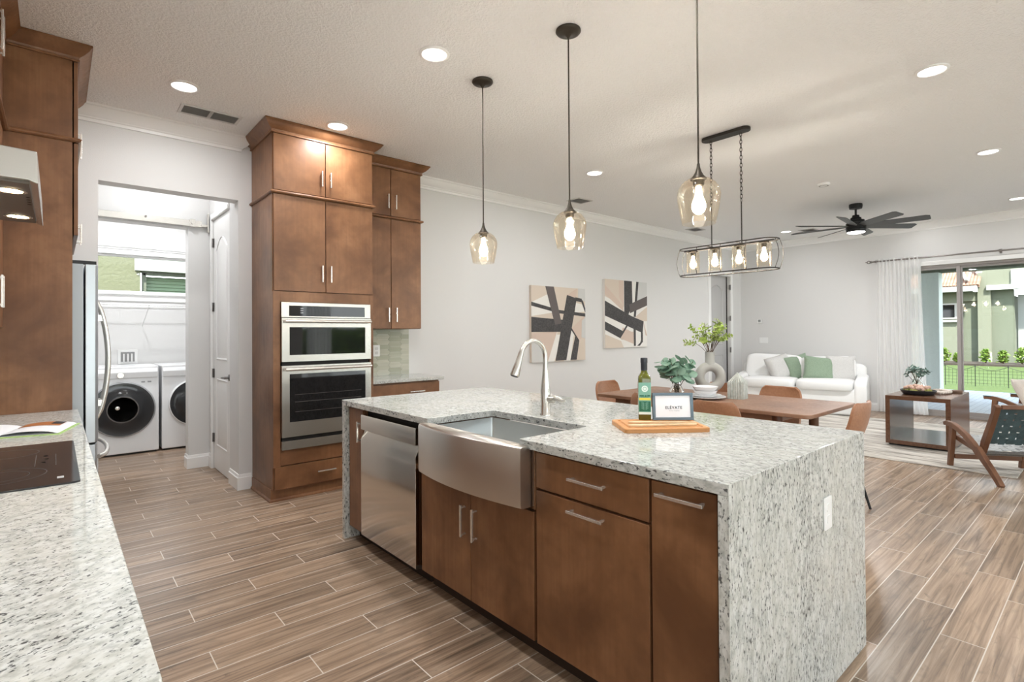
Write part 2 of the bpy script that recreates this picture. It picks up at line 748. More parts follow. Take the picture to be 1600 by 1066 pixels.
plain('appliance_grey', (0.33, 0.34, 0.35), 0.35)
plain('plate_white', (0.84, 0.84, 0.83), 0.3)
plain('slot_grey', (0.25, 0.25, 0.25), 0.5)
plain('vent_white', (0.66, 0.655, 0.64), 0.5)
plain('vent_grey', (0.34, 0.335, 0.325), 0.6)
plain('fan_grey', (0.10, 0.105, 0.105), 0.45, 0.35)
plain('china', (0.83, 0.84, 0.85), 0.15)
plain('frame_blue', (0.115, 0.165, 0.205), 0.45)
plain('paper', (0.86, 0.87, 0.90), 0.6)
plain('ink', (0.045, 0.055, 0.075), 0.6)
plain('ink_light', (0.42, 0.44, 0.48), 0.6)
plain('label_green', (0.20, 0.42, 0.33), 0.5)
plain('label_dark', (0.01, 0.13, 0.07), 0.5)
plain('label_white', (0.75, 0.85, 0.80), 0.5)
plain('label_yellow', (0.80, 0.70, 0.08), 0.5)
plain('cap_dark', (0.022, 0.024, 0.032), 0.4)
plain('book_green', (0.42, 0.62, 0.22), 0.5)
plain('book_orange', (0.45, 0.16, 0.05), 0.5)
plain('slider_frame', (0.33, 0.305, 0.29), 0.45)
plain('terra', (0.42, 0.22, 0.15), 0.8)
plain('rod_metal', (0.30, 0.28, 0.27), 0.35, 0.9)
plain('hinge_metal', (0.20, 0.19, 0.185), 0.4, 0.8)
plain('stem_brown', (0.11, 0.07, 0.04), 0.7)
plain('bead', (0.62, 0.55, 0.49), 0.6)
plain('bead_dark', (0.16, 0.10, 0.07), 0.6)
plain('moss', (0.26, 0.25, 0.07), 0.9)
plain('moss_pink', (0.62, 0.42, 0.34), 0.9)
plain('tray_dark', (0.018, 0.020, 0.024), 0.35)
plain('hole_light', (0.8, 0.8, 0.8), 0.5)


def leaf(name, c, c2, trans=0.25):
    t = NT(name)
    oi = t.noise(t.obj(), 9.0, 2)
    cc = t.ramp(oi, [(0.3, c), (0.7, c2)])
    t.set(Base_Color=cc, Roughness=0.5, Subsurface_Weight=0.0)
    tr = t.n('BsdfTranslucent', i={'Color': cc})
    mx = t.n('MixShader', i={0: trans, 1: t.b.outputs[0], 2: tr.outputs[0]})
    t.l(mx.outputs[0], t.out.inputs['Surface'])
    MT[name] = t.mat


leaf('eucalyptus', (0.14, 0.28, 0.20), (0.30, 0.45, 0.35))
leaf('lime_leaf', (0.30, 0.46, 0.07), (0.52, 0.62, 0.20))
leaf('shrub_leaf', (0.10, 0.19, 0.02), (0.19, 0.27, 0.05))
leaf('dark_leaf', (0.08, 0.15, 0.12), (0.15, 0.22, 0.18))


def fabric(name, c, c2, scale=220, rough=0.9, bumpy=0.25):
    t = NT(name)
    v = t.obj()
    f = t.noise(v, scale, 2, 0.6)
    g = t.noise(v, 9, 3)
    cc = t.mix(t.ramp(f, [(0.3, 0.0), (0.7, 1.0)]), c, c2)
    t.set(Base_Color=cc, Roughness=rough, Sheen_Weight=0.15)
    t.bump(f, bumpy, 0.002)
    MT[name] = t.mat


fabric('sofa_white', (0.80, 0.80, 0.79), (0.86, 0.86, 0.85), 300, 0.9, 0.15)
fabric('pillow_grey', (0.50, 0.49, 0.475), (0.63, 0.62, 0.60), 120)
fabric('pillow_green', (0.18, 0.255, 0.175), (0.30, 0.38, 0.28), 130, 0.9, 0.4)
fabric('pillow_tan', (0.58, 0.51, 0.45), (0.68, 0.62, 0.56), 130)
fabric('leather_tan', (0.30, 0.135, 0.066), (0.37, 0.175, 0.09), 60, 0.5, 0.06)
fabric('strap_teal', (0.030, 0.062, 0.070), (0.05, 0.092, 0.102), 80, 0.42, 0.05)
fabric('strap_seat', (0.05, 0.045, 0.04), (0.10, 0.085, 0.07), 80, 0.45, 0.05)
fabric('strap_silver', (0.34, 0.35, 0.35), (0.44, 0.45, 0.45), 80, 0.35, 0.05)
fabric('vase_grey', (0.36, 0.36, 0.34), (0.38, 0.38, 0.36), 160, 0.7, 0.05)
fabric('lantern_glaze', (0.36, 0.38, 0.345), (0.52, 0.54, 0.50), 30, 0.5, 0.05)


def rug_mat():
    t = NT('rug_weave')
    g = t.n('NewGeometry')
    mp = t.n('Mapping', i={'Vector': g.outputs['Position'], 'Scale': (26.0, 1.5, 1.0)})
    f = t.noise(mp.outputs[0], 1.0, 5, 0.66, 0.3)
    mp2 = t.n('Mapping', i={'Vector': g.outputs['Position'], 'Scale': (5.0, 0.6, 1.0)})
    f2 = t.noise(mp2.outputs[0], 1.0, 2, 0.5)
    c = t.ramp(f, [(0.30, (0.07, 0.065, 0.058)), (0.43, (0.26, 0.235, 0.205)), (0.54, (0.58, 0.54, 0.48)), (0.75, (0.68, 0.65, 0.60))])
    c = t.mix(t.ramp(f2, [(0.45, 0.0), (0.65, 0.40)]), c, (0.66, 0.625, 0.57))
    t.set(Base_Color=c, Roughness=0.95)
    t.bump(t.noise(t.pos(), 240, 2), 0.3, 0.004)
    MT['rug'] = t.mat


rug_mat()


def glass(name, tint=(1, 1, 1), refl=1.0, edge=0.0, haze=0.0):
    """thin clear glazing: fresnel mirror over a tinted see-through"""
    t = NT(name)
    fr = t.n('Fresnel', i={'IOR': 1.45})
    tr = t.n('BsdfTransparent', i={'Color': col(tint)})
    gl = t.n('BsdfGlossy', i={'Color': (1, 1, 1, 1), 'Roughness': 0.02})
    lw = t.n('LayerWeight', i={'Blend': 0.35})
    fac = t.math('MULTIPLY', fr.outputs[0], refl)
    if edge:
        tr2 = t.n('BsdfTransparent', i={'Color': (tint[0] * 0.45, tint[1] * 0.42, tint[2] * 0.36, 1)})
        m0 = t.n('MixShader', i={0: t.ramp(lw.outputs['Facing'], [(0.55, 0.0), (0.98, edge)]), 1: tr.outputs[0], 2: tr2.outputs[0]})
        src = m0.outputs[0]
    else:
        src = tr.outputs[0]
    if haze:
        tl = t.n('BsdfTranslucent', i={'Color': (1.0, 0.86, 0.66, 1)})
        m4 = t.n('MixShader', i={0: haze, 1: src, 2: tl.outputs[0]})
        src = m4.outputs[0]
    mx = t.n('MixShader', i={0: fac, 1: src, 2: gl.outputs[0]})
    t.l(mx.outputs[0], t.out.inputs['Surface'])
    MT[name] = t.mat


glass('window_glass', (0.97, 0.99, 0.98), 0.55)
glass('amber_glass', (0.955, 0.905, 0.82), 0.40, 0.10, 0.004)
glass('clear_glass', (0.95, 0.97, 0.96), 1.0, 0.6)
glass('shade_glass', (0.97, 0.93, 0.86), 0.45, 0.08, 0.004)


def oil_glass():
    t = NT('oil_glass')
    t.set(Base_Color=col((0.09, 0.095, 0.008)), Roughness=0.06, IOR=1.5, Coat_Weight=0.5)
    MT['oil_glass'] = t.mat


oil_glass()


def sheer():
    t = NT('sheer_cloth')
    v = t.obj()
    t.set(Base_Color=col((0.94, 0.94, 0.93)), Roughness=0.9)
    tl = t.n('BsdfTranslucent', i={'Color': (0.95, 0.95, 0.94, 1)})
    tp = t.n('BsdfTransparent', i={'Color': (1, 1, 1, 1)})
    m1 = t.n('MixShader', i={0: 0.5, 1: t.b.outputs[0], 2: tl.outputs[0]})
    m2 = t.n('MixShader', i={0: 0.16, 1: m1.outputs[0], 2: tp.outputs[0]})
    t.l(m2.outputs[0], t.out.inputs['Surface'])
    MT['sheer'] = t.mat


sheer()

emit('downlight_glow', (1.0, 0.98, 0.95), 6.0)
emit('bulb_glow', (1.0, 0.86, 0.66), 24.0)
emit('filament', (1.0, 0.72, 0.36), 30.0)
emit('hood_glow', (1.0, 0.90, 0.72), 7.0)


def stucco(name, c, scale=40, s=0.5):
    t = NT(name)
    f = t.noise(t.pos(), scale, 4, 0.6)
    t.set(Base_Color=t.ramp(f, [(0.3, tuple(x * 0.92 for x in c)), (0.7, c)]), Roughness=0.9)
    t.bump(f, s, 0.01)
    MT[name] = t.mat


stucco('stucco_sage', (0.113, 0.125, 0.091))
stucco('stucco_light', (0.146, 0.152, 0.113))  # lit tone of the neighbour house stucco
stucco('stucco_column', (0.74, 0.78, 0.75))
stucco('stucco_neighbor', (0.130, 0.134, 0.080), 18, 1.0)
stucco('pool_deck', (0.60, 0.595, 0.58), 12, 0.2)  # made-up pale deck, throws daylight up to the ceiling
stucco('mulch', (0.036, 0.027, 0.021), 30, 1.0)
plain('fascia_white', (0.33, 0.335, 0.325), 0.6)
plain('shutter_green', (0.13, 0.19, 0.10), 0.5)


def paver():
    t = NT('paver')
    br = t.n('TexBrick', i={'Vector': t.pos((1, 1, 1)), 'Scale': 2.6, 'Color1': (0.30, 0.315, 0.34, 1), 'Color2': (0.35, 0.36, 0.38, 1), 'Mortar': (0.20, 0.206, 0.212, 1), 'Mortar Size': 0.012})
    t.set(Base_Color=br.outputs['Color'], Roughness=0.7)
    MT['paver'] = t.mat


paver()


def lawn():
    t = NT('lawn_grass')
    f = t.noise(t.pos((1, 1, 1)), 3.0, 6, 0.75)
    g = t.noise(t.pos((1, 1, 1)), 60.0, 3, 0.7)
    c = t.ramp(f, [(0.3, (0.034, 0.060, 0.007)), (0.7, (0.060, 0.088, 0.013))])
    c = t.mix(t.ramp(g, [(0.35, 0.35), (0.6, 0.0)]), c, (0.05, 0.10, 0.015))
    t.set(Base_Color=c, Roughness=0.9)
    t.bump(g, 0.8, 0.03)
    MT['lawn'] = t.mat


lawn()


def rooftile():
    t = NT('roof_tile')
    w = t.n('TexWave', wave_type='BANDS', bands_direction='Z', i={'Vector': t.pos((1, 1, 1)), 'Scale': 1.6, 'Distortion': 0.6})
    f = t.noise(t.pos(), 4, 3)
    c = t.ramp(f, [(0.3, (0.17, 0.09, 0.062)), (0.7, (0.26, 0.15, 0.105))])
    c = t.mix(t.ramp(w.outputs['Fac'], [(0.0, 0.4), (0.35, 0.0)]), c, (0.10, 0.06, 0.045))
    t.set(Base_Color=c, Roughness=0.8)
    MT['roof_tile'] = t.mat


rooftile()


def tile_mat():
    t = NT('picket_tile')
    at = t.n('Attribute', attribute_name='tint')
    v = t.obj((3, 3, 60))
    f = t.noise(v, 1.0, 3)
    c = t.ramp(at.outputs['Fac'], [(0.0, (0.36, 0.36, 0.27)), (0.5, (0.46, 0.46, 0.37)), (1.0, (0.58, 0.57, 0.48))])
    c = t.mix(t.ramp(f, [(0.35, 0.3), (0.65, 0.0)]), c, (0.33, 0.35, 0.28))
    t.set(Base_Color=c, Roughness=0.12)
    MT['picket_tile'] = t.mat


tile_mat()
plain('grout', (0.58, 0.57, 0.52), 0.8)


def charcoal():
    t = NT('charcoal_paint')
    f = t.noise(t.obj((18, 18, 18)), 3.0, 5, 0.75)
    t.set(Base_Color=t.ramp(f, [(0.35, (0.038, 0.036, 0.037)), (0.7, (0.105, 0.10, 0.10))]), Roughness=0.8)
    MT['charcoal'] = t.mat


charcoal()
plain('canvas_white', (0.80, 0.78, 0.74), 0.8)
plain('canvas_beige', (0.66, 0.57, 0.48), 0.8)
plain('canvas_blush', (0.64, 0.51, 0.43), 0.8)
plain('canvas_grey', (0.60, 0.60, 0.585), 0.8)
plain('taupe_paint', (0.125, 0.108, 0.105), 0.8)

# ================================================================== THE ROOM
XL, XR, YB, YS = -0.57, 10.5, 5.05, -4.5
TH = 0.15


def P(mb, x0, x1, y0, y1, z0, z1):
    return mb.box(x0, x1, y0, y1, z0, z1)


# floor, ceiling
struct('floor', MB().box(XL - TH, XR + 0.16, YS - TH, 8.25, -0.12, 0.0), MT['floor'], 'wood look plank tile floor with pale grout', 'floor')
struct('ceiling', MB().box(XL - TH, XR + TH, YS - TH, 8.25, ZC, ZC + 0.2), MT['ceiling_paint'], 'white textured ceiling', 'ceiling')

# walls
w = MB()
w.box(XL - TH, XL, YS - TH, -4.1, 0, ZC)
w.box(XL - TH, XL, -0.6, 8.25, 0, ZC)
w.box(XL - TH, XL, -4.1, -0.6, 2.5, ZC)
struct('wall_left', w, MT['wall_paint'], 'white kitchen wall behind the left cabinets', 'wall')

w = MB()                                     # wall with the art, with the hall door opening
DX0, DX1, DH = 9.29, 10.05, 2.44
w.box(1.21, DX0, YB, YB + TH, 0, ZC)
w.box(DX1, XR + TH, YB, YB + TH, 0, ZC)
w.box(DX0, DX1, YB, YB + TH, DH, ZC)
struct('wall_back', w, MT['wall_paint'], 'long white wall with two abstract canvases', 'wall')

w = MB()                                     # wall over the laundry passage
w.box(XL, 0.244, YB, YB + TH, 0, ZC)
w.box(0.244, 1.21, YB, YB + TH, 2.529, ZC)
struct('wall_passage', w, MT['wall_paint'], 'white wall with the passage opening to the laundry', 'wall')

w = MB()
w.box(0.10, 0.244, YB + TH, 6.2, 0, ZC)
struct('wall_passage_left', w, MT['wall_paint'], 'left side wall of the passage', 'wall')
w = MB()                                     # right side of passage: closet door wall
CY0, CY1, CH = 5.36, 6.055, 2.52
w.box(1.21, 1.31, YB + TH, CY0, 0, ZC)
w.box(1.21, 1.31, CY1, 6.35, 0, ZC)
w.box(1.21, 1.31, CY0, CY1, CH, ZC)
struct('wall_passage_right', w, MT['wall_paint'], 'right side wall of the passage around the closet door', 'wall')
w = MB()                                     # laundry front wall
w.box(0.10, 0.244, 6.2, 6.35, 0, ZC)
w.box(1.02, 1.21, 6.2, 6.35, 0, ZC)
w.box(0.244, 1.02, 6.2, 6.35, 2.445, ZC)
w.box(1.31, 2.2, 6.2, 6.35, 0, ZC)
w.box(-0.42, 0.10, 6.2, 6.35, 0, ZC)
struct('wall_laundry_front', w, MT['wall_paint'], 'white wall with the laundry opening under the rail', 'wall')
w = MB()
w.box(-0.42, -0.3, 6.35, 8.1, 0, ZC)
w.box(2.05, 2.2, 6.35, 8.1, 0, ZC)
struct('wall_laundry_side', w, MT['wall_paint'], 'side walls of the laundry room', 'wall')
w = MB()
WX0, WX1, WZ0, WZ1 = 0.2, 1.8, 1.885, 2.365
w.box(-0.42, WX0, 8.1, 8.25, 0, ZC)
w.box(WX1, 2.2, 8.1, 8.25, 0, ZC)
w.box(WX0, WX1, 8.1, 8.25, 0, WZ0)
w.box(WX0, WX1, 8.1, 8.25, WZ1, ZC)
struct('wall_laundry_back', w, MT['wall_paint'], 'white laundry wall with a wide low window', 'wall')

SY0, SY1, SH = -1.55, 2.33, 2.385
w = MB()
w.box(XR, XR + TH, YS - TH, SY0, 0, ZC)
w.box(XR, XR + TH, SY1, YB, 0, ZC)
w.box(XR, XR + TH, SY0, SY1, SH, ZC)
struct('wall_right', w, MT['wall_paint'], 'white wall with the sliding glass door', 'wall')

w = MB()
wins = [(-0.3, 3.8), (4.6, 10.0)]  # windows mirrored in the oven glass, widened to let in more daylight
xs = [XL - TH] + [a for p in wins for a in p] + [XR + TH]
for i in range(0, len(xs), 2):
    w.box(xs[i], xs[i + 1], YS - TH, YS, 0, ZC)
for a, b in wins:
    w.box(a, b, YS - TH, YS, 2.5, ZC)
struct('wall_south', w, MT['wall_paint'], 'white wall with tall windows opposite the ovens', 'wall')
for i, (a, b) in enumerate(wins):
    f = MB()
    for x in (a, (a + b) / 2 - 0.03, b - 0.06):
        f.box(x, x + 0.06, YS - 0.11, YS - 0.04, 0.0, 2.5)
    for z in (0.0, 2.44):
        f.box(a + 0.06, b - 0.06, YS - 0.105, YS - 0.045, z, z + 0.06)
    o = struct('window_%d' % (i + 3), f, MT['trim_white'], 'white framed tall window in the wall opposite the ovens', 'window', bevel=0.004)
    MB().box(a + 0.05, b - 0.05, YS - 0.078, YS - 0.072, 0.05, 2.45).build('window_pane', MT['window_glass'], o)


f = MB()  # added window out of view, brings daylight to counter and island fronts
for y in (-4.1, -2.38, -0.66):
    f.box(XL - 0.11, XL - 0.04, y, y + 0.06, 0.0, 2.5)
for z in (0.0, 2.44):
    f.box(XL - 0.105, XL - 0.045, -4.04, -0.66, z, z + 0.06)
o = struct('window_5', f, MT['trim_white'], 'white framed tall window beside the near counter end', 'window', bevel=0.004)
MB().box(XL - 0.078, XL - 0.072, -4.05, -0.65, 0.05, 2.45).build('window_pane', MT['window_glass'], o)
struct('pool_deck', MB().box(-14, 13, -16, YS - TH, -0.2, -0.04).box(-14, XL - TH, YS - TH, 6, -0.2, -0.04), MT['pool_deck'], 'pale deck outside the unseen windows', 'deck')


# crown mouldings: profile (out from wall, down from ceiling)
CROWN = [(0.0, 0.0), (0.10, 0.0), (0.10, -0.014), (0.088, -0.020), (0.078, -0.040), (0.055, -0.066), (0.028, -0.084), (0.024, -0.092), (0.014, -0.096), (0.012, -0.118), (0.0, -0.120)]


def run(mb, prof, path, m=0, z=ZC, closed_caps=True):
    """sweep profile (out, down) along a plan polyline; 'out' is to the left of travel; mitred corners"""
    n = len(path)
    pts = [Vector((p[0], p[1], 0)) for p in path]
    rings = []
    for i, p in enumerate(pts):
        if i == 0:
            d = (pts[1] - p).normalized()
            nrm = Vector((-d.y, d.x, 0))
        elif i == n - 1:
            d = (p - pts[i - 1]).normalized()
            nrm = Vector((-d.y, d.x, 0))
        else:
            d1 = (p - pts[i - 1]).normalized()
            d2 = (pts[i + 1] - p).normalized()
            n1 = Vector((-d1.y, d1.x, 0))
            n2 = Vector((-d2.y, d2.x, 0))
            nrm = (n1 + n2)
            nrm = nrm / max(1e-6, nrm.length_squared) * 2
        rings.append([(p.x + nrm.x * a, p.y + nrm.y * a, z + b) for a, b in prof])
    k = len(prof)
    vs = [q for r_ in rings for q in r_]
    fs = []
    for i in range(n - 1):
        for j in range(k):
            j2 = (j + 1) % k
            fs.append((i * k + j, i * k + j2, (i + 1) * k + j2, (i + 1) * k + j))
    fs.append(tuple(range(k)))
    fs.append(tuple((n - 1) * k + j for j in range(k - 1, -1, -1)))
    return mb.add(vs, fs, m)


struct('trim_1', run(MB(), CROWN, [(1.222, YB + 0.10), (1.222, YB), (XL, YB)]), MT['trim_white'], 'white crown moulding over the passage opening', 'trim', angle=25)
struct('trim_2', run(MB(), CROWN, [(XR, SY0 - 2), (XR, YB), (2.86, YB)]), MT['trim_white'], 'white crown moulding along the art wall and the sofa wall', 'trim', angle=25)

BASE = [(0.0, 0.135), (0.006, 0.135), (0.010, 0.122), (0.010, 0.112), (0.016, 0.106), (0.016, 0.0), (0.0, 0.0)]
struct('baseboard_back', run(MB(), BASE, [(9.19, YB), (3.0, YB)], z=0), MT['trim_white'], 'white baseboard of the art wall', 'baseboard', angle=25)
struct('baseboard_right', run(MB(), BASE, [(XR, SY1 + 0.02), (XR, YB), (10.15, YB)], z=0), MT['trim_white'], 'white baseboard of the sofa wall', 'baseboard', angle=25)
struct('baseboard_column', run(MB(), BASE, [(1.308, YB), (1.21, YB), (1.21, CY0 - 0.005)][::-1], z=0).__class__() if False else run(MB(), BASE, [(1.308, YB), (1.21, YB), (1.21, CY0 - 0.012)], z=0), MT['trim_white'], 'white baseboard wrapping the pier beside the oven tower', 'baseboard', angle=25)
struct('baseboard_laundry', run(MB(), BASE, [(1.21, CY1 + 0.012), (1.21, 6.2), (1.02, 6.2), (1.02, 6.35)], z=0), MT['trim_white'], 'white baseboard of the laundry opening', 'baseboard', angle=25)


# hall door in art wall (a dark strip paints the shadow on its hinge side)
def arch_panel(mb, fn, a0, a1, b0, b1, arch, w_=0.02, m=0):
    """raised panel moulding: outline in (a,b) with optional arched top; fn(a,b,d)"""
    pts = [(a0, b0), (a1, b0), (a1, b1)]
    if arch:
        n = 10
        cx = (a0 + a1) / 2
        for i in range(1, n):
            t = i / n
            pts.append((a1 + (a0 - a1) * t, b1 + arch * math.sin(PI * t)))
    pts.append((a0, b1))
    cx = sum(p[0] for p in pts) / len(pts)
    cz = sum(p[1] for p in pts) / len(pts)

    def ins(s_):
        return [(cx + (p[0] - cx) * (1 - s_ / abs(a1 - a0) * 2), cz + (p[1] - cz) * (1 - s_ / abs(b1 - b0) * 2)) for p in pts]
    k = len(pts)
    rings = [(pts, 0.0), (ins(w_ * 0.4), 0.008), (ins(w_), -0.004), (ins(w_ * 2.2), 0.005)]
    vs = [fn(a, b, d) for ring, d in rings for a, b in ring]
    fs = []
    for i in range(len(rings) - 1):
        for j in range(k):
            j2 = (j + 1) % k
            fs.append((i * k + j, i * k + j2, (i + 1) * k + j2, (i + 1) * k + j))
    fs.append(tuple((len(rings) - 1) * k + j for j in range(k)))
    return mb.add(vs, fs, m)


d = MB()
YD = YB + 0.075
d.box(DX0 + 0.004, DX1 - 0.02, YD, YD + 0.035, 0.01, DH - 0.004)


def fdoor(a, b, dd):
    return (a, YD - dd, b)


arch_panel(d, fdoor, DX0 + 0.13, DX1 - 0.16, 1.10, 2.16, 0.10)
arch_panel(d, fdoor, DX0 + 0.13, DX1 - 0.16, 0.22, 0.92, 0.0)
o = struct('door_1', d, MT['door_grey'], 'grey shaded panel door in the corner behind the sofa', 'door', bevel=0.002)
g = MB()
for z in (0.30, 1.0, 1.62, 2.23):
    g.cyl((DX1 - 0.008, YB - 0.004, z - 0.05), (DX1 - 0.008, YB - 0.004, z + 0.05), 0.011, n=10)
    g.box(DX1 - 0.03, DX1 + 0.012, YB - 0.003, YB + 0.001, z - 0.05, z + 0.05)
g.build('hinge', MT['hinge_metal'], o)
MB().box(DX1 - 0.019, DX1 - 0.009, YB + 0.06, YB + 0.12, 0.01, DH).build('gap', MT['dark_gap'], o)  # dark strip painted in as the shadow of the door opening
c = MB()
CAS = [(0.0, 0.0), (0.0, 0.016), (0.02, 0.02), (0.07, 0.014), (0.09, 0.010), (0.09, 0.0)]
c.prism(CAS, lambda a, b, dd: (DX1 + 0.004 + a, YB - b, dd), 0, DH + 0.09)
c.prism(CAS, lambda a, b, dd: (DX0 - 0.004 - a, YB - b, dd), 0, DH + 0.09)
c.prism(CAS, lambda a, b, dd: (dd, YB - b, DH + 0.002 + a), DX0 - 0.004, DX1 + 0.004)
struct('trim_3', c, MT['trim_white'], 'white casing round the corner door', 'trim', angle=25)

# closet door in passage
d = MB()
d.box(1.222, 1.257, CY0 + 0.004, CY1 - 0.004, 0.008, CH - 0.004)


def fcl(a, b, dd):
    return (1.222 - dd, a, b)


arch_panel(d, fcl, CY0 + 0.13, CY1 - 0.13, 1.10, 2.20, 0.11)
arch_panel(d, fcl, CY0 + 0.13, CY1 - 0.13, 0.25, 0.92, 0.0)
o = struct('door_2', d, MT['door_white'], 'white closet door with an arched panel in the passage', 'door', bevel=0.002)
g = MB()
for z in (0.315, 0.966, 1.637, 2.289):
    g.cyl((1.213, CY1 - 0.003, z - 0.045), (1.213, CY1 - 0.003, z + 0.045), 0.008, n=8)
    g.box(1.2195, 1.2225, CY1 - 0.03, CY1 - 0.004, z - 0.045, z + 0.045)
g.build('hinge', MT['hinge_metal'], o)
g = MB()
g.lathe([(0.030, 0), (0.030, 0.008), (0.012, 0.012), (0.012, 0.045)], (1.222, CY0 + 0.06, 0.955), 16, mat=Matrix.Rotation(R(-90), 3, 'Y'))
g.tube([(1.18, CY0 + 0.06, 0.955), (1.176, CY0 + 0.09, 0.955), (1.178, CY0 + 0.17, 0.950)], [0.010, 0.010, 0.008], 10)
g.build('door_handle', MT['hinge_metal'], o)
c = MB()
c.prism([(0, 0), (0, 0.014), (0.02, 0.018), (0.055, 0.010), (0.055, 0)], lambda a, b, dd: (1.21 - b, CY1 + 0.001 + a, dd), 0, CH + 0.06)
c.prism([(0, 0), (0, 0.014), (0.02, 0.018), (0.055, 0.010), (0.055, 0)], lambda a, b, dd: (1.21 - b, dd, CH + 0.002 + a), CY0 - 0.0, CY1)
struct('trim_4', c, MT['trim_white'], 'white casing of the passage closet door', 'trim', angle=25)

# laundry window
f = MB()
f.box(WX0, WX1, 8.16, 8.20, WZ0, WZ0 + 0.03)
f.box(WX0, WX1, 8.16, 8.20, WZ1 - 0.03, WZ1)
f.box(WX0, WX0 + 0.03, 8.16, 8.20, WZ0 + 0.03, WZ1 - 0.03)
f.box(WX1 - 0.03, WX1, 8.16, 8.20, WZ0 + 0.03, WZ1 - 0.03)
o = struct('window_1', f, MT['trim_white'], 'wide low laundry window above the wire shelf', 'window', bevel=0.003)
MB().box(WX0 + 0.02, WX1 - 0.02, 8.177, 8.183, WZ0 + 0.02, WZ1 - 0.02).build('window_pane', MT['window_glass'], o)
c = MB()
HC = [(0.0, 0.0), (0.018, 0.0), (0.020, 0.055), (0.036, 0.062), (0.036, 0.072), (0.055, 0.085), (0.055, 0.10), (0.0, 0.10)]
c.prism(HC, lambda a, b, dd: (dd, 8.1 - a, WZ1 + b - 0.002), WX0 - 0.09, WX1 + 0.09)
SC = [(0.0, 0.0), (0.018, 0.0), (0.018, 0.07), (0.045, 0.08), (0.045, 0.10), (0.0, 0.10)]
c.prism(SC, lambda a, b, dd: (dd, 8.1 - a, WZ0 - 0.10 + b), WX0 - 0.09, WX1 + 0.09)
struct('trim_5', c, MT['trim_white'], 'white head and sill casing of the laundry window', 'trim', angle=25)

# sliding glass door
f = MB()
FX0, FX1 = XR + 0.03, XR + 0.12
f.box(FX0, FX1, SY0, SY1, SH - 0.035, SH)
f.box(FX0, FX1, SY0, SY1, 0.0, 0.035)
f.box(FX0, FX1, SY1 - 0.03, SY1, 0.035, SH - 0.035)
f.box(FX0, FX1, SY0, SY0 + 0.03, 0.035, SH - 0.035)
o = struct('window_2', f, MT['slider_frame'], 'taupe framed sliding glass door to the patio', 'window', bevel=0.003)
panels = [(1.632, SY1 - 0.03, 0.055), (0.05, 1.655, 0.085), (SY0 + 0.03, 0.08, 0.055)]
for (a, b, dx) in panels:
    st = MB()
    x = XR + dx
    for y in (a, b - 0.045):
        st.box(x - 0.016, x + 0.016, y, y + 0.045, 0.035, SH - 0.035)
    st.box(x - 0.016, x + 0.016, a + 0.045, b - 0.045, 0.035, 0.10)
    st.box(x - 0.016, x + 0.016, a + 0.045, b - 0.045, SH - 0.07, SH - 0.035)
    q = st.build('sliding_panel', MT['slider_frame'], o, bevel=0.003)
    MB().box(x - 0.004, x + 0.004, a + 0.04, b - 0.04, 0.09, SH - 0.06).build('window_pane', MT['window_glass'], q)
c = MB()
c.box(XR - 0.02, XR, SY0 - 0.06, SY1 + 0.06, SH, SH + 0.065)
struct('trim_6', c, MT['trim_white'], 'white head casing over the sliding glass door', 'trim', bevel=0.004)

# ================================================================== OUTSIDE
struct('patio_floor', MB().box(XR + 0.16, 15.9, -6, 7.5, -0.20, -0.03), MT['paver'], 'grey paver patio beyond the sliding door', 'patio')
lw = MB()
# a gently rising lawn
lw.grid(lambda u, v: (15.9 + 30 * u, -22 + 44 * v, -0.06 + 0.22 * min(1, u * 3)), 16, 8)
tag(lw.build('lawn', MT['lawn'], origin=(15.9, 0, -0.1)), 'sunlit green lawn beyond the patio', 'lawn', kind='structure')
g = MB()
g.box(-40, XL - TH, -40, 40, -0.3, -0.14)
g.box(XL - TH, 60, -40, YS - TH, -0.3, -0.14)
g.box(XL - TH, 15.9, 8.26, 40, -0.3, -0.14)
g.box(15.9, 60, -22.5, 40, -0.4, -0.31)
tag(g.build('yard_ground', MT['lawn'], origin=(0, 0, -0.3)), 'grass ground around the house', 'lawn', kind='structure')
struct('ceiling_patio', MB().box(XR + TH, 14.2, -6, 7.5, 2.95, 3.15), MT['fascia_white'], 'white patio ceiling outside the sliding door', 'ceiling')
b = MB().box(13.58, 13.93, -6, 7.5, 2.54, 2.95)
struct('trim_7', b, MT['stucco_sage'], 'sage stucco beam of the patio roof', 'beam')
cl = MB().box(13.58, 13.93, 2.44, 2.78, -0.03, 2.54)
struct('patio_column', cl, MT['stucco_column'], 'pale stucco column on the patio behind the curtain', 'column', bevel=0.01)

# neighbouring house across the lawn
HX = 26.0
nb = thing('neighbor_house', 'sage green house with terracotta roof across the lawn', 'house', (HX, 3.4, 0.1))
m = MB()
m.box(HX, HX + 3, 3.985, 9.0, -0.1, 2.95)
m.build('wall_panel', MT['stucco_light'], nb)
m = MB()
m.box(HX + 0.15, HX + 3, 2.55, 3.985, -0.1, 2.60)
m.box(HX + 0.5, HX + 2.9, -6, 2.0, 2.7, 4.6)
m.box(HX + 0.12, HX + 0.5, 2.58, 3.16, -0.1, 2.83)
m.build('porch_wall', MT['stucco_sage'], nb)  # darker stucco paints the shade of the porch recess
m = MB()
m.box(HX - 0.1, HX + 0.45, 3.16, 3.52, -0.1, 4.6)
m.box(HX - 0.1, HX + 0.5, -6, 3.16, 2.99, 4.6)
m.box(HX, HX + 0.5, 3.52, 3.985, 2.46, 2.8)
m.build('gable_wall', MT['stucco_light'], nb)
m = MB().box(HX - 0.2, HX + 0.1, -6, 3.27, 2.82, 3.0)
m.build('beam', MT['fascia_white'], nb, bevel=0.01)
m = MB().box(HX - 0.55, HX - 0.35, 3.47, 9.2, 2.80, 3.0)
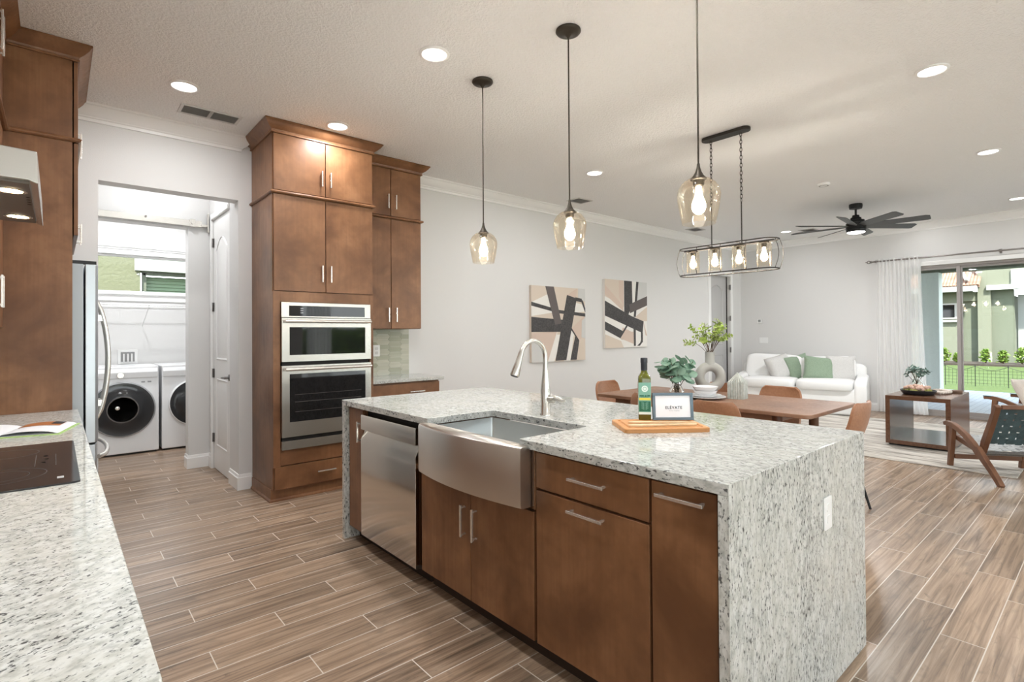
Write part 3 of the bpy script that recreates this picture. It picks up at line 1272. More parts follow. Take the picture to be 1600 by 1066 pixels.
m.build('fascia', MT['fascia_white'], nb, bevel=0.01)
m = MB()
n = 60
for i in range(n):
    y0 = 3.46 + i * 0.095
    m.tube([(HX - 0.55, y0, 3.0), (HX + 2.2, y0, 4.9)], 0.055, 6)
m.box(HX - 0.3, HX + 2.2, 3.46, 9.1, 2.95, 3.05)
m.build('roof', MT['roof_tile'], nb)
m = MB()
m.box(HX - 0.03, HX + 0.02, 4.13, 6.2, 1.80, 2.40)
wq = m.build('window', MT['slider_frame'], nb)
m = MB().box(HX - 0.04, HX - 0.02, 4.20, 6.1, 1.86, 2.34)
m.build('pane', MT['black_glass'], wq)
m = MB().box(HX - 0.1, HX + 0.02, 4.08, 6.25, 1.68, 1.76)
m.build('sill', MT['fascia_white'], nb)
m = MB().box(HX - 0.16, HX - 0.11, 1.75, 2.60, 3.0, 3.54)
wq = m.build('medallion', MT['fascia_white'], nb)
m = MB()
for i in range(9):
    a = R(i * 20)
    m.obox((HX - 0.165, 2.17, 3.27), (0.01, 0.44, 0.03), Matrix.Rotation(a, 3, 'X'))
m.build('ornament', MT['vent_white'], wq)
m = MB().tube([(HX - 0.2, 3.9, 3.5), (HX - 0.45, 3.8, 3.25), (HX - 0.5, 3.72, 3.22), (HX - 0.5, 3.65, 3.5)], 0.05, 8)
m.build('downpipe', MT['fascia_white'], nb)
m = MB().box(HX - 0.14, HX - 0.1, 3.14, 3.30, 0.1, 0.55)
m.build('column_base', MT['fascia_white'], nb)
m = MB().box(HX + 0.6, HX + 0.7, -4, 2.5, 0.2, 2.65)
m.build('bright_door', MT['fascia_white'], nb)  # white panel stands in for bright sky seen through the arch
struct('mulch_bed', MB().box(24.2, HX, -6, 9, -0.1, 0.19), MT['mulch'], 'dark mulch bed along the neighbour wall', 'garden bed')


def shrub(c, w_, h_, seed, label):
    rr = random.Random(seed)
    o = thing('garden_shrub', label, 'shrub', c, 0, 'shrubs along the neighbour wall')
    st = MB()
    lf = MB()
    c = Vector(c)
    for k in range(7):
        a = rr.uniform(0, 2 * PI)
        tip = c + Vector((math.cos(a) * w_ * 0.3, math.sin(a) * w_ * 0.3, h_ * rr.uniform(0.5, 0.85)))
        st.tube([c, (c + tip) / 2 + Vector((0, 0, 0.03)), tip], [0.012, 0.009, 0.005], 5)
    for k in range(240):
        a = rr.uniform(0, 2 * PI)
        q = rr.random() ** 0.5
        z = rr.uniform(0.12, 1.0)
        rad = w_ / 2.5 * q * (0.45 + 0.55 * rr.random()) * math.sin(PI * min(1, 0.18 + z * 0.75)) ** 0.7
        p = c + Vector((math.cos(a) * rad, math.sin(a) * rad, z * h_))
        M = Euler((rr.uniform(-1, 1), rr.uniform(-1, 1), rr.uniform(0, 6.3))).to_matrix()
        L = rr.uniform(0.04, 0.07)
        pts = [(0, -L, 0), (L * 0.45, -L * 0.2, 0.01), (L * 0.3, L * 0.5, 0.0), (0, L, -0.015), (-L * 0.3, L * 0.5, 0), (-L * 0.45, -L * 0.2, 0.01)]
        lf.add([p + M @ Vector(t) for t in pts], [(0, 1, 2, 3), (0, 3, 4, 5)])
    st.build('stem', MT['stem_brown'], o)
    lf.build('foliage', MT['shrub_leaf'], o)


for i, (y, w_, h_, lab) in enumerate((
        (4.32, 0.55, 0.52, 'leafy garden shrub just right of the patio column'),
        (3.98, 0.28, 0.34, 'smallest garden shrub, partly behind the slider post'),
        (3.18, 0.50, 0.50, 'light green shrub in front of the neighbour column'),
        (2.73, 0.50, 0.46, 'rounded shrub in front of the shaded porch wall'),
        (2.25, 0.55, 0.56, 'shrub in front of the bright porch door'))):
    shrub((24.85, y, 0.19), w_, h_, 20 + i, lab)

# low wire garden fence at the lawn edge
fc = thing('garden_fence', 'low black wire garden fence with scalloped top on the lawn', 'fence', (17.2, 2.4, -0.03))
ys = [4.2, 3.58, 2.98, 2.40, 1.80, 1.20, 0.6, 0.0]
FX = 17.2
for y in ys:
    MB().cyl((FX, y, -0.06), (FX, y, 0.50), 0.008, n=6).build('post', MT['black_metal'], fc)
for a, b in zip(ys[:-1], ys[1:]):
    m = MB()
    top = lambda t: 0.47 - 0.10 * math.sin(PI * t)
    m.tube([(FX, a + (b - a) * t / 8, top(t / 8)) for t in range(9)], 0.005, 4)
    for k in range(1, 8):
        t = k / 8
        m.tube([(FX, a + (b - a) * t, 0.0), (FX, a + (b - a) * t, top(t))], 0.0028, 4)
    for z in (0.05, 0.13, 0.21, 0.29, 0.36):
        m.tube([(FX, a, z), (FX, b, z)], 0.0028, 4)
    m.build('wire_mesh', MT['black_metal'], fc)

# neighbour wall seen through the laundry window
nh = thing('green_house', 'pale green stucco house close behind the laundry window', 'house', (1.0, 11.0, 0))
m = MB()
m.box(-6, 1.10, 11.0, 11.3, -0.1, 3.2)
m.box(1.10, 3.2, 11.0, 11.3, 2.46, 3.2)
m.box(1.10, 3.2, 11.0, 11.3, -0.1, 1.2)
m.box(3.2, 8, 11.0, 11.3, -0.1, 3.2)
m.build('wall_panel', MT['stucco_neighbor'], nh)
MB().box(1.02, 3.3, 10.95, 11.0, 2.465, 2.71).build('lintel', MT['fascia_white'], nh, bevel=0.005)
m = MB()
m.box(1.13, 1.19, 11.05, 11.12, 1.2, 2.44)
m.box(1.13, 3.2, 11.05, 11.12, 2.40, 2.455)
wq = m.build('window', MT['stucco_sage'], nh)
m = MB()
for k in range(20):
    z = 1.25 + k * 0.058
    m.obox((2.2, 11.16, z), (2.0, 0.012, 0.062), Matrix.Rotation(R(-18), 3, 'X'))
m.build('shutter', MT['shutter_green'], wq)

# ================================================================== KITCHEN
def pull(mb, p0, p1, nrm, off=0.032, w_=0.009, inset=0.012):
    """square bar pull between p0 and p1 (on the face), standing off along nrm"""
    p0, p1, nrm = Vector(p0), Vector(p1), Vector(nrm)
    ax = (p1 - p0).normalized()
    side = ax.cross(nrm)
    M = Matrix((ax, side, nrm)).transposed()
    L = (p1 - p0).length
    mid = (p0 + p1) / 2
    mb.obox(mid + nrm * (off - w_ / 2), (L, w_ * 1.15, w_), M)
    for q in (p0 + ax * inset, p1 - ax * inset):
        mb.obox(q + nrm * (off - w_) / 2, (w_, w_, off - w_), M)
    return mb


def front(root, name, face, a0, a1, z0, z1, pos, th=0.02, handle=None, hname='handle', mat='maple_brown'):
    """slab door/drawer. face: ('x',-1) -> plane x=pos facing -x with a=y ; ('y',-1): plane y=pos facing -y with a=x ; ('x',1)"""
    ax, sg = face
    mb = MB()
    if ax == 'x':
        mb.box(pos, pos - sg * th, a0, a1, z0, z1)
    else:
        mb.box(a0, a1, pos, pos - sg * th, z0, z1)
    o = mb.build(name, MT[mat], root, bevel=0.002)
    if handle:
        (ha0, hz0), (ha1, hz1) = handle
        h = MB()
        if ax == 'x':
            pull(h, (pos, ha0, hz0), (pos, ha1, hz1), (sg, 0, 0))
        else:
            pull(h, (ha0, pos, hz0), (ha1, pos, hz1), (0, sg, 0))
        h.build(hname, MT['nickel'], o, bevel=0.001)
    return o


WOODCROWN = [(0.0, 0.0), (0.072, 0.0), (0.074, -0.010), (0.066, -0.016), (0.058, -0.030), (0.036, -0.052), (0.014, -0.066), (0.010, -0.078), (0.014, -0.082), (0.014, -0.092), (0.0, -0.092)]
BELT = [(-0.002, 0.012), (0.012, 0.012), (0.020, 0.006), (0.022, 0.0), (0.020, -0.006), (0.012, -0.012), (-0.002, -0.012)]
MB_ = MT['maple_brown']

# ---------------------------------------------------------------- island
IX0, IX1, IY0, IY1 = 1.443, 2.637, 0.735, 3.403
IT, IB = 0.915, 0.879
isl = thing('island_worktop', 'speckled white granite island top with waterfall ends and a sink notch', 'countertop', (2.04, 2.07, 0))
NX, NY0, NY1 = 1.872, 1.628, 2.338
rc = 0.025
poly = [(IX0, IY0 + 0.003), (IX1, IY0 + 0.003), (IX1, IY1 - 0.003), (IX0, IY1 - 0.003), (IX0, NY1)]
for i in range(5):
    a = R(0 + 90 * i / 4)
    poly.append((NX - rc + rc * math.sin(a), NY1 - rc + rc * math.cos(a) if False else NY1 - rc + rc * math.cos(a)))
for i in range(5):
    a = R(90 * i / 4)
    poly.append((NX - rc + rc * math.cos(a), NY0 + rc - rc * math.sin(a)))
poly.append((IX0, NY0))
m = MB().prism(poly, xy, IB, IT)
m.build('slab', MT['granite_top'], isl, bevel=0.003)
m = MB().prism([(IY0, 0), (IY0 + 0.034, 0), (IY0 + 0.034, IB), (IY0 + 0.003, IB), (IY0 + 0.003, IT - 0.0008), (IY0, IT - 0.0008)], yz, IX0, IX1)
m.build('waterfall_panel', MT['granite_panel'], isl, bevel=0.002)
m = MB().prism([(IY1, 0), (IY1 - 0.034, 0), (IY1 - 0.034, IB), (IY1 - 0.003, IB), (IY1 - 0.003, IT - 0.0008), (IY1, IT - 0.0008)], yz, IX0, IX1)
m.build('waterfall_panel', MT['granite_panel'], isl, bevel=0.002)

IF = 1.468   # island door faces
CX0, CX1 = 1.492, 2.08


def island_unit(name, label, cat, y0, y1, ztop=0.876):
    o = thing(name, label, cat, (1.6, (y0 + y1) / 2, 0))
    m = MB()
    m.box(CX0, CX1, y0, y1, 0.10, ztop)
    m.build('body', MB_, o)
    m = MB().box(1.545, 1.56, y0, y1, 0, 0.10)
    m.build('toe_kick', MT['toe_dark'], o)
    return o


o = island_unit('pull_out_cabinet', 'narrow tall brown pull-out beside the near granite end panel', 'cabinet', 0.797, 1.015)
front(o, 'door', ('x', -1), 0.784, 1.010, 0.10, 0.868, IF, handle=((0.980, 0.832), (0.815, 0.832)))
o = island_unit('drawer_cabinet', 'brown island cabinet with a drawer over a wide pull-out door', 'cabinet', 1.016, 1.562)
front(o, 'drawer', ('x', -1), 1.020, 1.556, 0.726, 0.868, IF, handle=((1.360, 0.803), (1.192, 0.803)))
front(o, 'door', ('x', -1), 1.020, 1.556, 0.10, 0.716, IF, handle=((1.366, 0.682), (1.198, 0.682)))

o = thing('sink_cabinet', 'brown two-door cabinet under the steel apron sink', 'cabinet', (1.6, 2.0, 0))
m = MB()
m.box(CX0, CX1, 1.563, 2.449, 0.10, 0.632)
m.box(CX0, CX1, 1.563, 1.581, 0.632, 0.876)
m.box(CX0, CX1, 2.431, 2.449, 0.632, 0.876)
m.box(CX0 - 0.02, CX0, 1.563, 1.581, 0.632, 0.87)
m.build('body', MB_, o)
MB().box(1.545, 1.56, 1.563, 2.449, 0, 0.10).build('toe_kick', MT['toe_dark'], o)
front(o, 'door', ('x', -1), 1.572, 2.000, 0.10, 0.622, IF, handle=((1.958, 0.392), (1.958, 0.543)))
front(o, 'door', ('x', -1), 2.005, 2.440, 0.10, 0.622, IF, handle=((2.046, 0.392), (2.046, 0.543)))

# apron sink
o = thing('apron_sink', 'stainless farmhouse sink with a bowed apron front', 'sink', (1.6, 1.97, 0.645))
AY0, AY1, AZ0, AZ1 = 1.572, 2.352, 0.646, 0.893


def apx(t, base=1.398, bow=0.042):
    return base - bow * (1 - (2 * t - 1) ** 2)


m = MB()
N = 24
prof = []
vs, fs = [], []
for i in range(N + 1):
    t = i / N
    y = AY0 + (AY1 - AY0) * t
    x = apx(t)
    # front outline: bottom, top rounded into rim, back to basin lip
    sec = [(1.50, AZ0), (x + 0.012, AZ0), (x + 0.003, AZ0 + 0.004), (x, AZ0 + 0.014), (x, AZ1 - 0.014), (x + 0.004, AZ1 - 0.004), (x + 0.014, AZ1), (1.452, AZ1), (1.452, AZ1 - 0.02), (1.50, AZ1 - 0.02)]
    vs += [(a, y, b) for a, b in sec]
k = 10
for i in range(N):
    for j in range(k):
        j2 = (j + 1) % k
        fs.append((i * k + j, i * k + j2, (i + 1) * k + j2, (i + 1) * k + j))
fs.append(tuple(range(k)))
fs.append(tuple(N * k + j for j in range(k - 1, -1, -1)))
m.add(vs, fs)
m.build('apron', MT['steel'], o, angle=30)
BX0, BX1, BY0, BY1, BZ = 1.452, 1.862, 1.612, 2.325, 0.668
m = MB()
rr_ = 0.018
top = rounded(BX0, BX1, BY0, BY1, rr_, 4)
bot = rounded(BX0 + 0.004, BX1 - 0.004, BY0 + 0.004, BY1 - 0.004, rr_, 4)
bot2 = rounded(BX0 + 0.02, BX1 - 0.02, BY0 + 0.02, BY1 - 0.02, rr_, 4)
out = rounded(BX0 - 0.002, BX1 + 0.003, BY0 - 0.003, BY1 + 0.003, rr_, 4)
rings = [(out, BZ - 0.006), (out, 0.877), (top, 0.877), (bot, BZ + 0.016), (bot2, BZ)]
vs = [(a, b, z) for ring, z in rings for a, b in ring]
k = len(top)
fs = []
for i in range(len(rings) - 1):
    for j in range(k):
        j2 = (j + 1) % k
        fs.append((i * k + j, i * k + j2, (i + 1) * k + j2, (i + 1) * k + j))
fs.append(tuple(4 * k + j for j in range(k)))
fs.append(tuple(j for j in range(k - 1, -1, -1)))
m.add(vs, fs)
m.build('basin', MT['basin_steel'], o, angle=50)
m = MB().lathe([(0.0, 0.001), (0.03, 0.001), (0.042, 0.004), (0.045, 0.001), (0.045, -0.004)], (1.70, 1.97, BZ + 0.001), 20)
m.build('drain', MT['nickel'], o)

# faucet
o = thing('faucet', 'brushed steel gooseneck faucet behind the apron sink', 'faucet', (1.965, 2.005, IT))
fx, fy = 1.965, 2.005
m = MB()
m.lathe([(0.0, 0.0), (0.030, 0.0), (0.030, 0.006), (0.026, 0.010), (0.0255, 0.13), (0.022, 0.16), (0.0165, 0.21), (0.0135, 0.25), (0.0135, 0.26)], (fx, fy, IT), 24)
m.build('body', MT['faucet_steel'], o, angle=50)
pts = [(fx, fy, IT + 0.25), (fx, fy, IT + 0.30)]
for i in range(1, 15):
    a = R(180 - 158 * i / 14)
    pts.append((fx - 0.095 - 0.095 * math.cos(a) * 1.0 if False else fx - 0.092 - 0.092 * math.cos(a) * -1 * -1, fy, IT + 0.305 + 0.092 * math.sin(a)))
pts = [(fx, fy, IT + 0.25), (fx, fy, IT + 0.30)] + [(fx - 0.088 + 0.088 * math.cos(R(a_)), fy, IT + 0.302 + 0.092 * math.sin(R(a_))) for a_ in range(12, 163, 10)]
m = MB().tube(pts, 0.0125, 14)
m.build('spout', MT['faucet_steel'], o)
e0 = Vector(pts[-1])
dr = (Vector(pts[-1]) - Vector(pts[-2])).normalized()
dr = Vector((dr.x, 0, dr.z)).normalized()
m = MB()
m.tube([e0 - dr * 0.002, e0 + dr * 0.012, e0 + dr * 0.05, e0 + dr * 0.115, e0 + dr * 0.122], [0.0145, 0.0145, 0.017, 0.024, 0.022], 18)
m.build('spray_head', MT['faucet_steel'], o, angle=50)
m = MB().tube([e0 + dr * 0.1215, e0 + dr * 0.1235], [0.019, 0.019], 16)
m.build('nozzle', MT['black'], o)
m = MB()
dv = Vector((0.30, -0.95, 0)).normalized()
p = Vector((fx, fy, IT + 0.085))
m.tube([p, p + dv * 0.05], [0.020, 0.020], 16)
m.tube([p + dv * 0.032 + Vector((0, 0, 0.012)), p + dv * 0.07 + Vector((0, 0, 0.004)), p + dv * 0.10 + Vector((0, 0, -0.004)), p + dv * 0.118 + Vector((0, 0, -0.002))], [0.014, 0.013, 0.010, 0.007], 12)
m.build('lever', MT['faucet_steel'], o, angle=50)

# dishwasher
o = thing('dishwasher', 'stainless dishwasher with pocket handle left of the apron sink', 'dishwasher', (1.6, 2.8, 0))
DY0, DY1 = 2.470, 3.132
m = MB().box(1.50, 2.06, DY0 - 0.008, DY1 + 0.004, 0.09, 0.872)
m.build('body', MT['dark_gap'], o)
m = MB()
sec = [(1.50, 0.095), (1.452, 0.095), (1.449, 0.10), (1.449, 0.690), (1.472, 0.735), (1.474, 0.752), (1.449, 0.753), (1.449, 0.838), (1.453, 0.845), (1.50, 0.845)]
m.prism([(a, b) for a, b in sec], lambda a, b, dd: (a, dd, b), DY0, DY1)
m.build('door', MT['steel_dw'], o, bevel=0.0015)
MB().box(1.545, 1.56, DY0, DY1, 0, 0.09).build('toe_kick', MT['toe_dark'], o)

o = island_unit('spice_cabinet', 'slim brown pull-out cabinet between the dishwasher and far granite panel', 'cabinet', 3.140, 3.366)
front(o, 'door', ('x', -1), 3.143, 3.345, 0.092, 0.868, IF, handle=((3.165, 0.667), (3.165, 0.797)))

# outlet on granite
o = thing('wall_outlet', 'white outlet on the near granite end panel of the island', 'outlet', (2.19, IY0, 0.665))
m = MB()
m.prism(rounded(2.155, 2.230, 0.606, 0.728, 0.006, 3), lambda a, b, dd: (a, dd, b), IY0 - 0.006, IY0 - 0.0002)
pl = m.build('plate', MT['plate_white'], o, bevel=0.002)
m = MB()
for z in (0.645, 0.688):
    m.prism(rounded(2.176, 2.209, z - 0.015, z + 0.015, 0.009, 4), lambda a, b, dd: (a, dd, b), IY0 - 0.008, IY0 - 0.005)
m.build('socket', MT['plate_white'], o, bevel=0.001)

# ---------------------------------------------------------------- oven tower
TX0, TX1, TY = 1.318, 2.182, 4.45
o = thing('oven_tower', 'tall brown cabinet tower holding the double wall oven', 'cabinet', (1.75, 4.75, 0))
m = MB()
m.box(TX0, TX0 + 0.02, TY + 0.02, YB - 0.004, 0.10, 2.99)
m.box(TX1 - 0.02, TX1, TY + 0.02, YB - 0.004, 0.10, 2.99)
m.box(TX0 + 0.02, TX1 - 0.02, 5.03, YB - 0.004, 0.10, 2.99)
m.box(TX0 + 0.02, TX1 - 0.02, TY + 0.02, 5.03, 1.64, 2.99)
m.box(TX0 + 0.02, TX1 - 0.02, TY + 0.02, 5.03, 0.10, 0.395)
m.box(TX0, 1.374, TY, TY + 0.02, 0.28, 1.70)          # face stiles
m.box(2.146, TX1, TY, TY + 0.02, 0.28, 1.70)
m.box(1.374, 2.146, TY, TY + 0.02, 1.618, 1.70)
m.box(1.374, 2.146, TY, TY + 0.02, 0.292, 0.418)
m.build('body', MB_, o, bevel=0.0015)
m = MB()
m.box(TX0 + 0.005, TX1 - 0.005, TY + 0.06, 5.03, 0.0, 0.10)
m.build('toe_kick', MB_, o)
m = MB()
run(m, [(0, 0.10), (0.006, 0.10), (0.008, 0.09), (0.008, 0.022), (0.018, 0.012), (0.02, 0.0), (0, 0)], [(TX0, 5.03), (TX0, TY + 0.055), (TX1, TY + 0.055)][::-1], z=0)
m.build('shoe_moulding', MB_, o, angle=25)
m = MB()
run(m, WOODCROWN, [(TX1, YB - 0.004), (TX1, TY), (TX0, TY), (TX0, YB - 0.004)], z=ZC - 0.002)
m.build('crown', MB_, o, angle=25)
m = MB()
run(m, BELT, [(TX1, 4.70), (TX1, TY), (TX0, TY), (TX0, YB - 0.004)], z=2.506)
m.build('belt_moulding', MB_, o, angle=25)
sx = 1.748
for (za, zb, ha, hb) in ((2.525, 2.980, 2.603, 2.735), (1.708, 2.488, 1.792, 1.934)):
    front(o, 'door', ('y', -1), TX0 + 0.008, sx - 0.003, za, zb, TY - 0.001, 0.02, ((1.712, ha), (1.712, hb)))
    front(o, 'door', ('y', -1), sx + 0.003, TX1 - 0.004, za, zb, TY - 0.001, 0.02, ((1.787, ha), (1.787, hb)))
front(o, 'drawer', ('y', -1), TX0 + 0.01, TX1 - 0.006, 0.102, 0.284, TY - 0.001, 0.02, ((1.665, 0.202), (1.822, 0.202)))

# double wall oven
o = thing('double_oven', 'stainless double wall oven built into the brown tower', 'oven', (1.76, 4.6, 0.42))
OX0, OX1 = 1.376, 2.144
m = MB().box(OX0 + 0.01, OX1 - 0.01, TY + 0.004, 5.0, 0.43, 1.60)
m.build('body', MT['dark_gap'], o)
ST = MT['steel_oven']


def oven_front(name, z0, z1, g0, g1, gx0, gx1, depth=0.032):
    m = MB()
    y0, y1 = TY - depth, TY + 0.003
    m.box(OX0, gx0, y0, y1, z0, z1)
    m.box(gx1, OX1, y0, y1, z0, z1)
    m.box(gx0, gx1, y0, y1, z0, g0)
    m.box(gx0, gx1, y0, y1, g1, z1)
    d = m.build(name, ST, o)
    g = MB().box(gx0 - 0.002, gx1 + 0.002, y0 + 0.003, y1 - 0.002, g0 - 0.002, g1 + 0.002)
    g.build('glass', MT['black_glass'], d)
    return d


oven_front('control_panel', 1.492, 1.614, 1.502, 1.588, 1.436, 2.090, 0.022)
d = oven_front('microwave_door', 1.130, 1.486, 1.184, 1.412, 1.436, 2.090)
m = MB()
m.tube([(1.392, TY - 0.068, 1.460), (2.130, TY - 0.068, 1.460)], 0.013, 12)
for x in (1.41, 2.11):
    m.box(x - 0.012, x + 0.012, TY - 0.066, TY - 0.03, 1.450, 1.470)
m.build('handle', MT['nickel'], d)
d = oven_front('oven_door', 0.520, 1.098, 0.640, 1.030, 1.436, 2.090)
m = MB()
m.tube([(1.392, TY - 0.072, 1.070), (2.130, TY - 0.072, 1.070)], 0.014, 12)
for x in (1.41, 2.11):
    m.box(x - 0.012, x + 0.012, TY - 0.07, TY - 0.03, 1.059, 1.081)
m.build('handle', MT['nickel'], d)
m = MB().box(1.50, 2.03, TY - 0.0295, TY - 0.0285, 0.69, 0.97)
m = MB()
for z in (0.72, 0.80, 0.86):
    m.tube([(1.48, TY - 0.0292, z), (2.05, TY - 0.0292, z)], 0.0012, 4)
m.build('rack', MT['mark_grey'], d)
m = MB().box(OX0, OX1, TY - 0.026, TY + 0.003, 0.418, 0.488)
m.build('vent_trim', ST, o, bevel=0.001)
m = MB()
for i in range(6):
    m.box(1.53 + (i % 2) * 0.012, 1.538 + (i % 2) * 0.012, TY - 0.0192, TY - 0.0182, 1.526 + (i // 2) * 0.018, 1.533 + (i // 2) * 0.018)
m.build('keypad', MT['mark_white'], o)

# ---------------------------------------------------------------- right upper cabinet, small base, backsplash
UY, UX0, UX1 = 4.72, 2.187, 2.848
o = thing('upper_cabinet', 'brown four-door upper cabinet right of the oven tower', 'cabinet', (2.5, 4.9, 1.4))
m = MB()
m.box(UX0, UX1, UY + 0.021, YB - 0.004, 1.402, 2.99)
m.build('body', MB_, o, bevel=0.0015)
m = MB()
run(m, WOODCROWN, [(UX1, YB - 0.004), (UX1, UY), (UX0, UY)], z=ZC - 0.002)
m.build('crown', MB_, o, angle=25)
m = MB()
run(m, BELT, [(UX1, YB - 0.004), (UX1, UY), (UX0, UY)], z=2.502)
m.build('belt_moulding', MB_, o, angle=25)
sx = 2.508
for (za, zb, ha, hb) in ((2.520, 2.980, 2.585, 2.727), (1.405, 2.486, 1.470, 1.610)):
    front(o, 'door', ('y', -1), UX0 + 0.003, sx - 0.003, za, zb, UY, 0.02, ((2.472, ha), (2.472, hb)))
    front(o, 'door', ('y', -1), sx + 0.003, UX1 - 0.002, za, zb, UY, 0.02, ((2.556, ha), (2.556, hb)))

o = thing('base_cabinet', 'low brown drawer cabinet right of the oven tower', 'cabinet', (2.58, 4.8, 0))
m = MB()
m.box(2.20, 2.975, 4.60, YB - 0.004, 0.10, 0.882)
m.build('body', MB_, o)
MB().box(2.20, 2.975, 4.66, 4.68, 0, 0.10).build('toe_kick', MT['toe_dark'], o)
front(o, 'drawer', ('y', -1), 2.215, 2.972, 0.70, 0.868, 4.58, 0.019, ((2.62, 0.785), (2.785, 0.785)))
front(o, 'door', ('y', -1), 2.215, 2.592, 0.10, 0.69, 4.58, 0.019, ((2.55, 0.50), (2.55, 0.65)))
front(o, 'door', ('y', -1), 2.597, 2.972, 0.10, 0.69, 4.58, 0.019, ((2.635, 0.50), (2.635, 0.65)))
o = MB().prism(rounded(2.188, 3.012, 4.548, YB - 0.004, 0.01, 3, (0, 0, 0, 1)), xy, 0.885, 0.917).build('granite_worktop', MT['granite_top'], bevel=0.003)
tag(o, 'small granite worktop between the oven tower and art wall', 'countertop')

# picket tile backsplash (tiles one mesh, grout one mesh)
o = thing('backsplash', 'glossy beige green picket tile backsplash over the small worktop', 'backsplash', (2.54, YB, 0.92))
X0, X1, Z0, Z1 = 2.188, 2.885, 0.918, 1.401
MB().box(X0, X1, YB - 0.006, YB - 0.0005, Z0, Z1).build('grout', MT['grout'], o)
m = MB()
tints = []
rt = random.Random(3)
TW, PT, RH = 0.165, 0.027, 0.054


def clip(poly, f):
    outp = []
    for i in range(len(poly)):
        a, b = poly[i - 1], poly[i]
        fa, fb = f(a), f(b)
        if (fa >= 0) != (fb >= 0):
            t = fa / (fa - fb)
            outp.append((a[0] + (b[0] - a[0]) * t, a[1] + (b[1] - a[1]) * t))
        if fb >= 0:
            outp.append(b)
    return outp


gp = 0.0013
for ci in range(-1, 7):
    cx = X0 - 0.02 + ci * (TW - PT)
    for ri in range(-1, 11):
        cz = Z0 + ri * RH + (RH / 2 if ci % 2 else 0)
        pl = [(cx - TW / 2 + gp, cz), (cx - TW / 2 + PT, cz - RH / 2 + gp), (cx + TW / 2 - PT, cz - RH / 2 + gp), (cx + TW / 2 - gp, cz), (cx + TW / 2 - PT, cz + RH / 2 - gp), (cx - TW / 2 + PT, cz + RH / 2 - gp)]
        for f in (lambda p: p[0] - X0, lambda p: X1 - p[0], lambda p: p[1] - Z0, lambda p: Z1 - p[1]):
            pl = clip(pl, f) if pl else pl
        if len(pl) < 3:
            continue
        nf = len(m.f)
        m.prism(pl, lambda a, b, dd: (a, dd, b), YB - 0.009, YB - 0.0055)
        tints += [rt.random()] * (len(m.f) - nf)
to = m.build('tile', MT['picket_tile'], o)
at = to.data.attributes.new('tint', 'FLOAT', 'FACE')
at.data.foreach_set('value', tints)
o = thing('wall_outlet', 'white outlet on the picket tile backsplash', 'outlet', (2.505, YB - 0.01, 1.18))
m = MB().prism(rounded(2.468, 2.542, 1.12, 1.238, 0.006, 3), lambda a, b, dd: (a, dd, b), YB - 0.016, YB - 0.0095)
m.build('plate', MT['plate_white'], o, bevel=0.002)
m = MB()
for z in (1.157, 1.201):
    m.prism(rounded(2.488, 2.522, z - 0.015, z + 0.015, 0.009, 4), lambda a, b, dd: (a, dd, b), YB - 0.018, YB - 0.0155)
m.build('socket', MT['vent_white'], o)

# ---------------------------------------------------------------- left run
LX1 = 0.103
o = MB().prism(rounded(XL + 0.002, LX1, 0.770, 4.058, 0.03, 5, (0, 0, 0, 1)), xy, 0.879, 0.915).build('granite_worktop', MT['granite_counter'], bevel=0.004)
tag(o, 'long speckled granite counter with the black cooktop in it', 'countertop')
o = thing('base_cabinet', 'brown base cabinets under the cooktop counter', 'cabinet', (-0.25, 2.4, 0))
m = MB().box(XL + 0.002, 0.045, 0.83, 4.056, 0.10, 0.877)
m.build('body', MB_, o)
MB().box(-0.03, -0.015, 0.83, 4.056, 0, 0.10).build('toe_kick', MT['toe_dark'], o)
for k in range(4):
    a = 0.835 + k * 0.805
    front(o, 'drawer', ('x', 1), a, a + 0.80, 0.70, 0.868, 0.066, 0.02, ((a + 0.32, 0.785), (a + 0.48, 0.785)))
    front(o, 'door', ('x', 1), a, a + 0.398, 0.10, 0.69, 0.066, 0.02, ((a + 0.365, 0.50), (a + 0.365, 0.65)))
    front(o, 'door', ('x', 1), a + 0.402, a + 0.80, 0.10, 0.69, 0.066, 0.02, ((a + 0.435, 0.50), (a + 0.435, 0.65)))

o = thing('cooktop', 'black glass induction cooktop set in the left counter', 'cooktop', (-0.2, 2.43, IT))
m = MB().prism(rounded(-0.46, 0.057, 2.025, 2.828, 0.012, 3), xy, 0.9155, 0.9205)
m.build('glass_top', MT['cooktop_glass'], o, bevel=0.0015)
for cx, cy, rr_ in ((-0.135, 2.235, 0.115), (-0.135, 2.235, 0.075), (-0.13, 2.64, 0.085), (-0.33, 2.60, 0.10), (-0.33, 2.22, 0.08)):
    m = MB()
    k = 40
    vs = [(cx + (rr_ + q) * math.cos(2 * PI * i / k), cy + (rr_ + q) * math.sin(2 * PI * i / k), 0.9208) for q in (-0.0008, 0.0008) for i in range(k)]
    m.add(vs, [(i, (i + 1) % k, k + (i + 1) % k, k + i) for i in range(k)])
    m.build('burner_ring', MT['mark_grey'], o)
m = MB()
for i in range(8):
    m.box(0.0, 0.003, 2.33 + i * 0.028, 2.342 + i * 0.028, 0.9206, 0.9209)
for i in range(2):
    m.box(-0.052 + 0.1 * i, -0.0505 + 0.1 * i, 2.34, 2.56, 0.9206, 0.9209)
for p_ in ((-0.025, 2.52), (-0.022, 2.46), (-0.03, 2.40)):
    m.lathe([(0.0, 0), (0.006, 0)], (p_[0], p_[1], 0.9208), 10)
m.build('touch_marks', MT['mark_grey'], o)
MB().box(0.004, 0.020, 2.100, 2.128, 0.9206, 0.9209).build('badge', MT['mark_white'], o)

# cookbook
o = thing('cookbook', 'open cookbook with a green edge lying on the left counter', 'book', (-0.12, 3.25, IT))


def page(x0, y0, M, w_, l_, s_):
    mb = MB()
    return mb


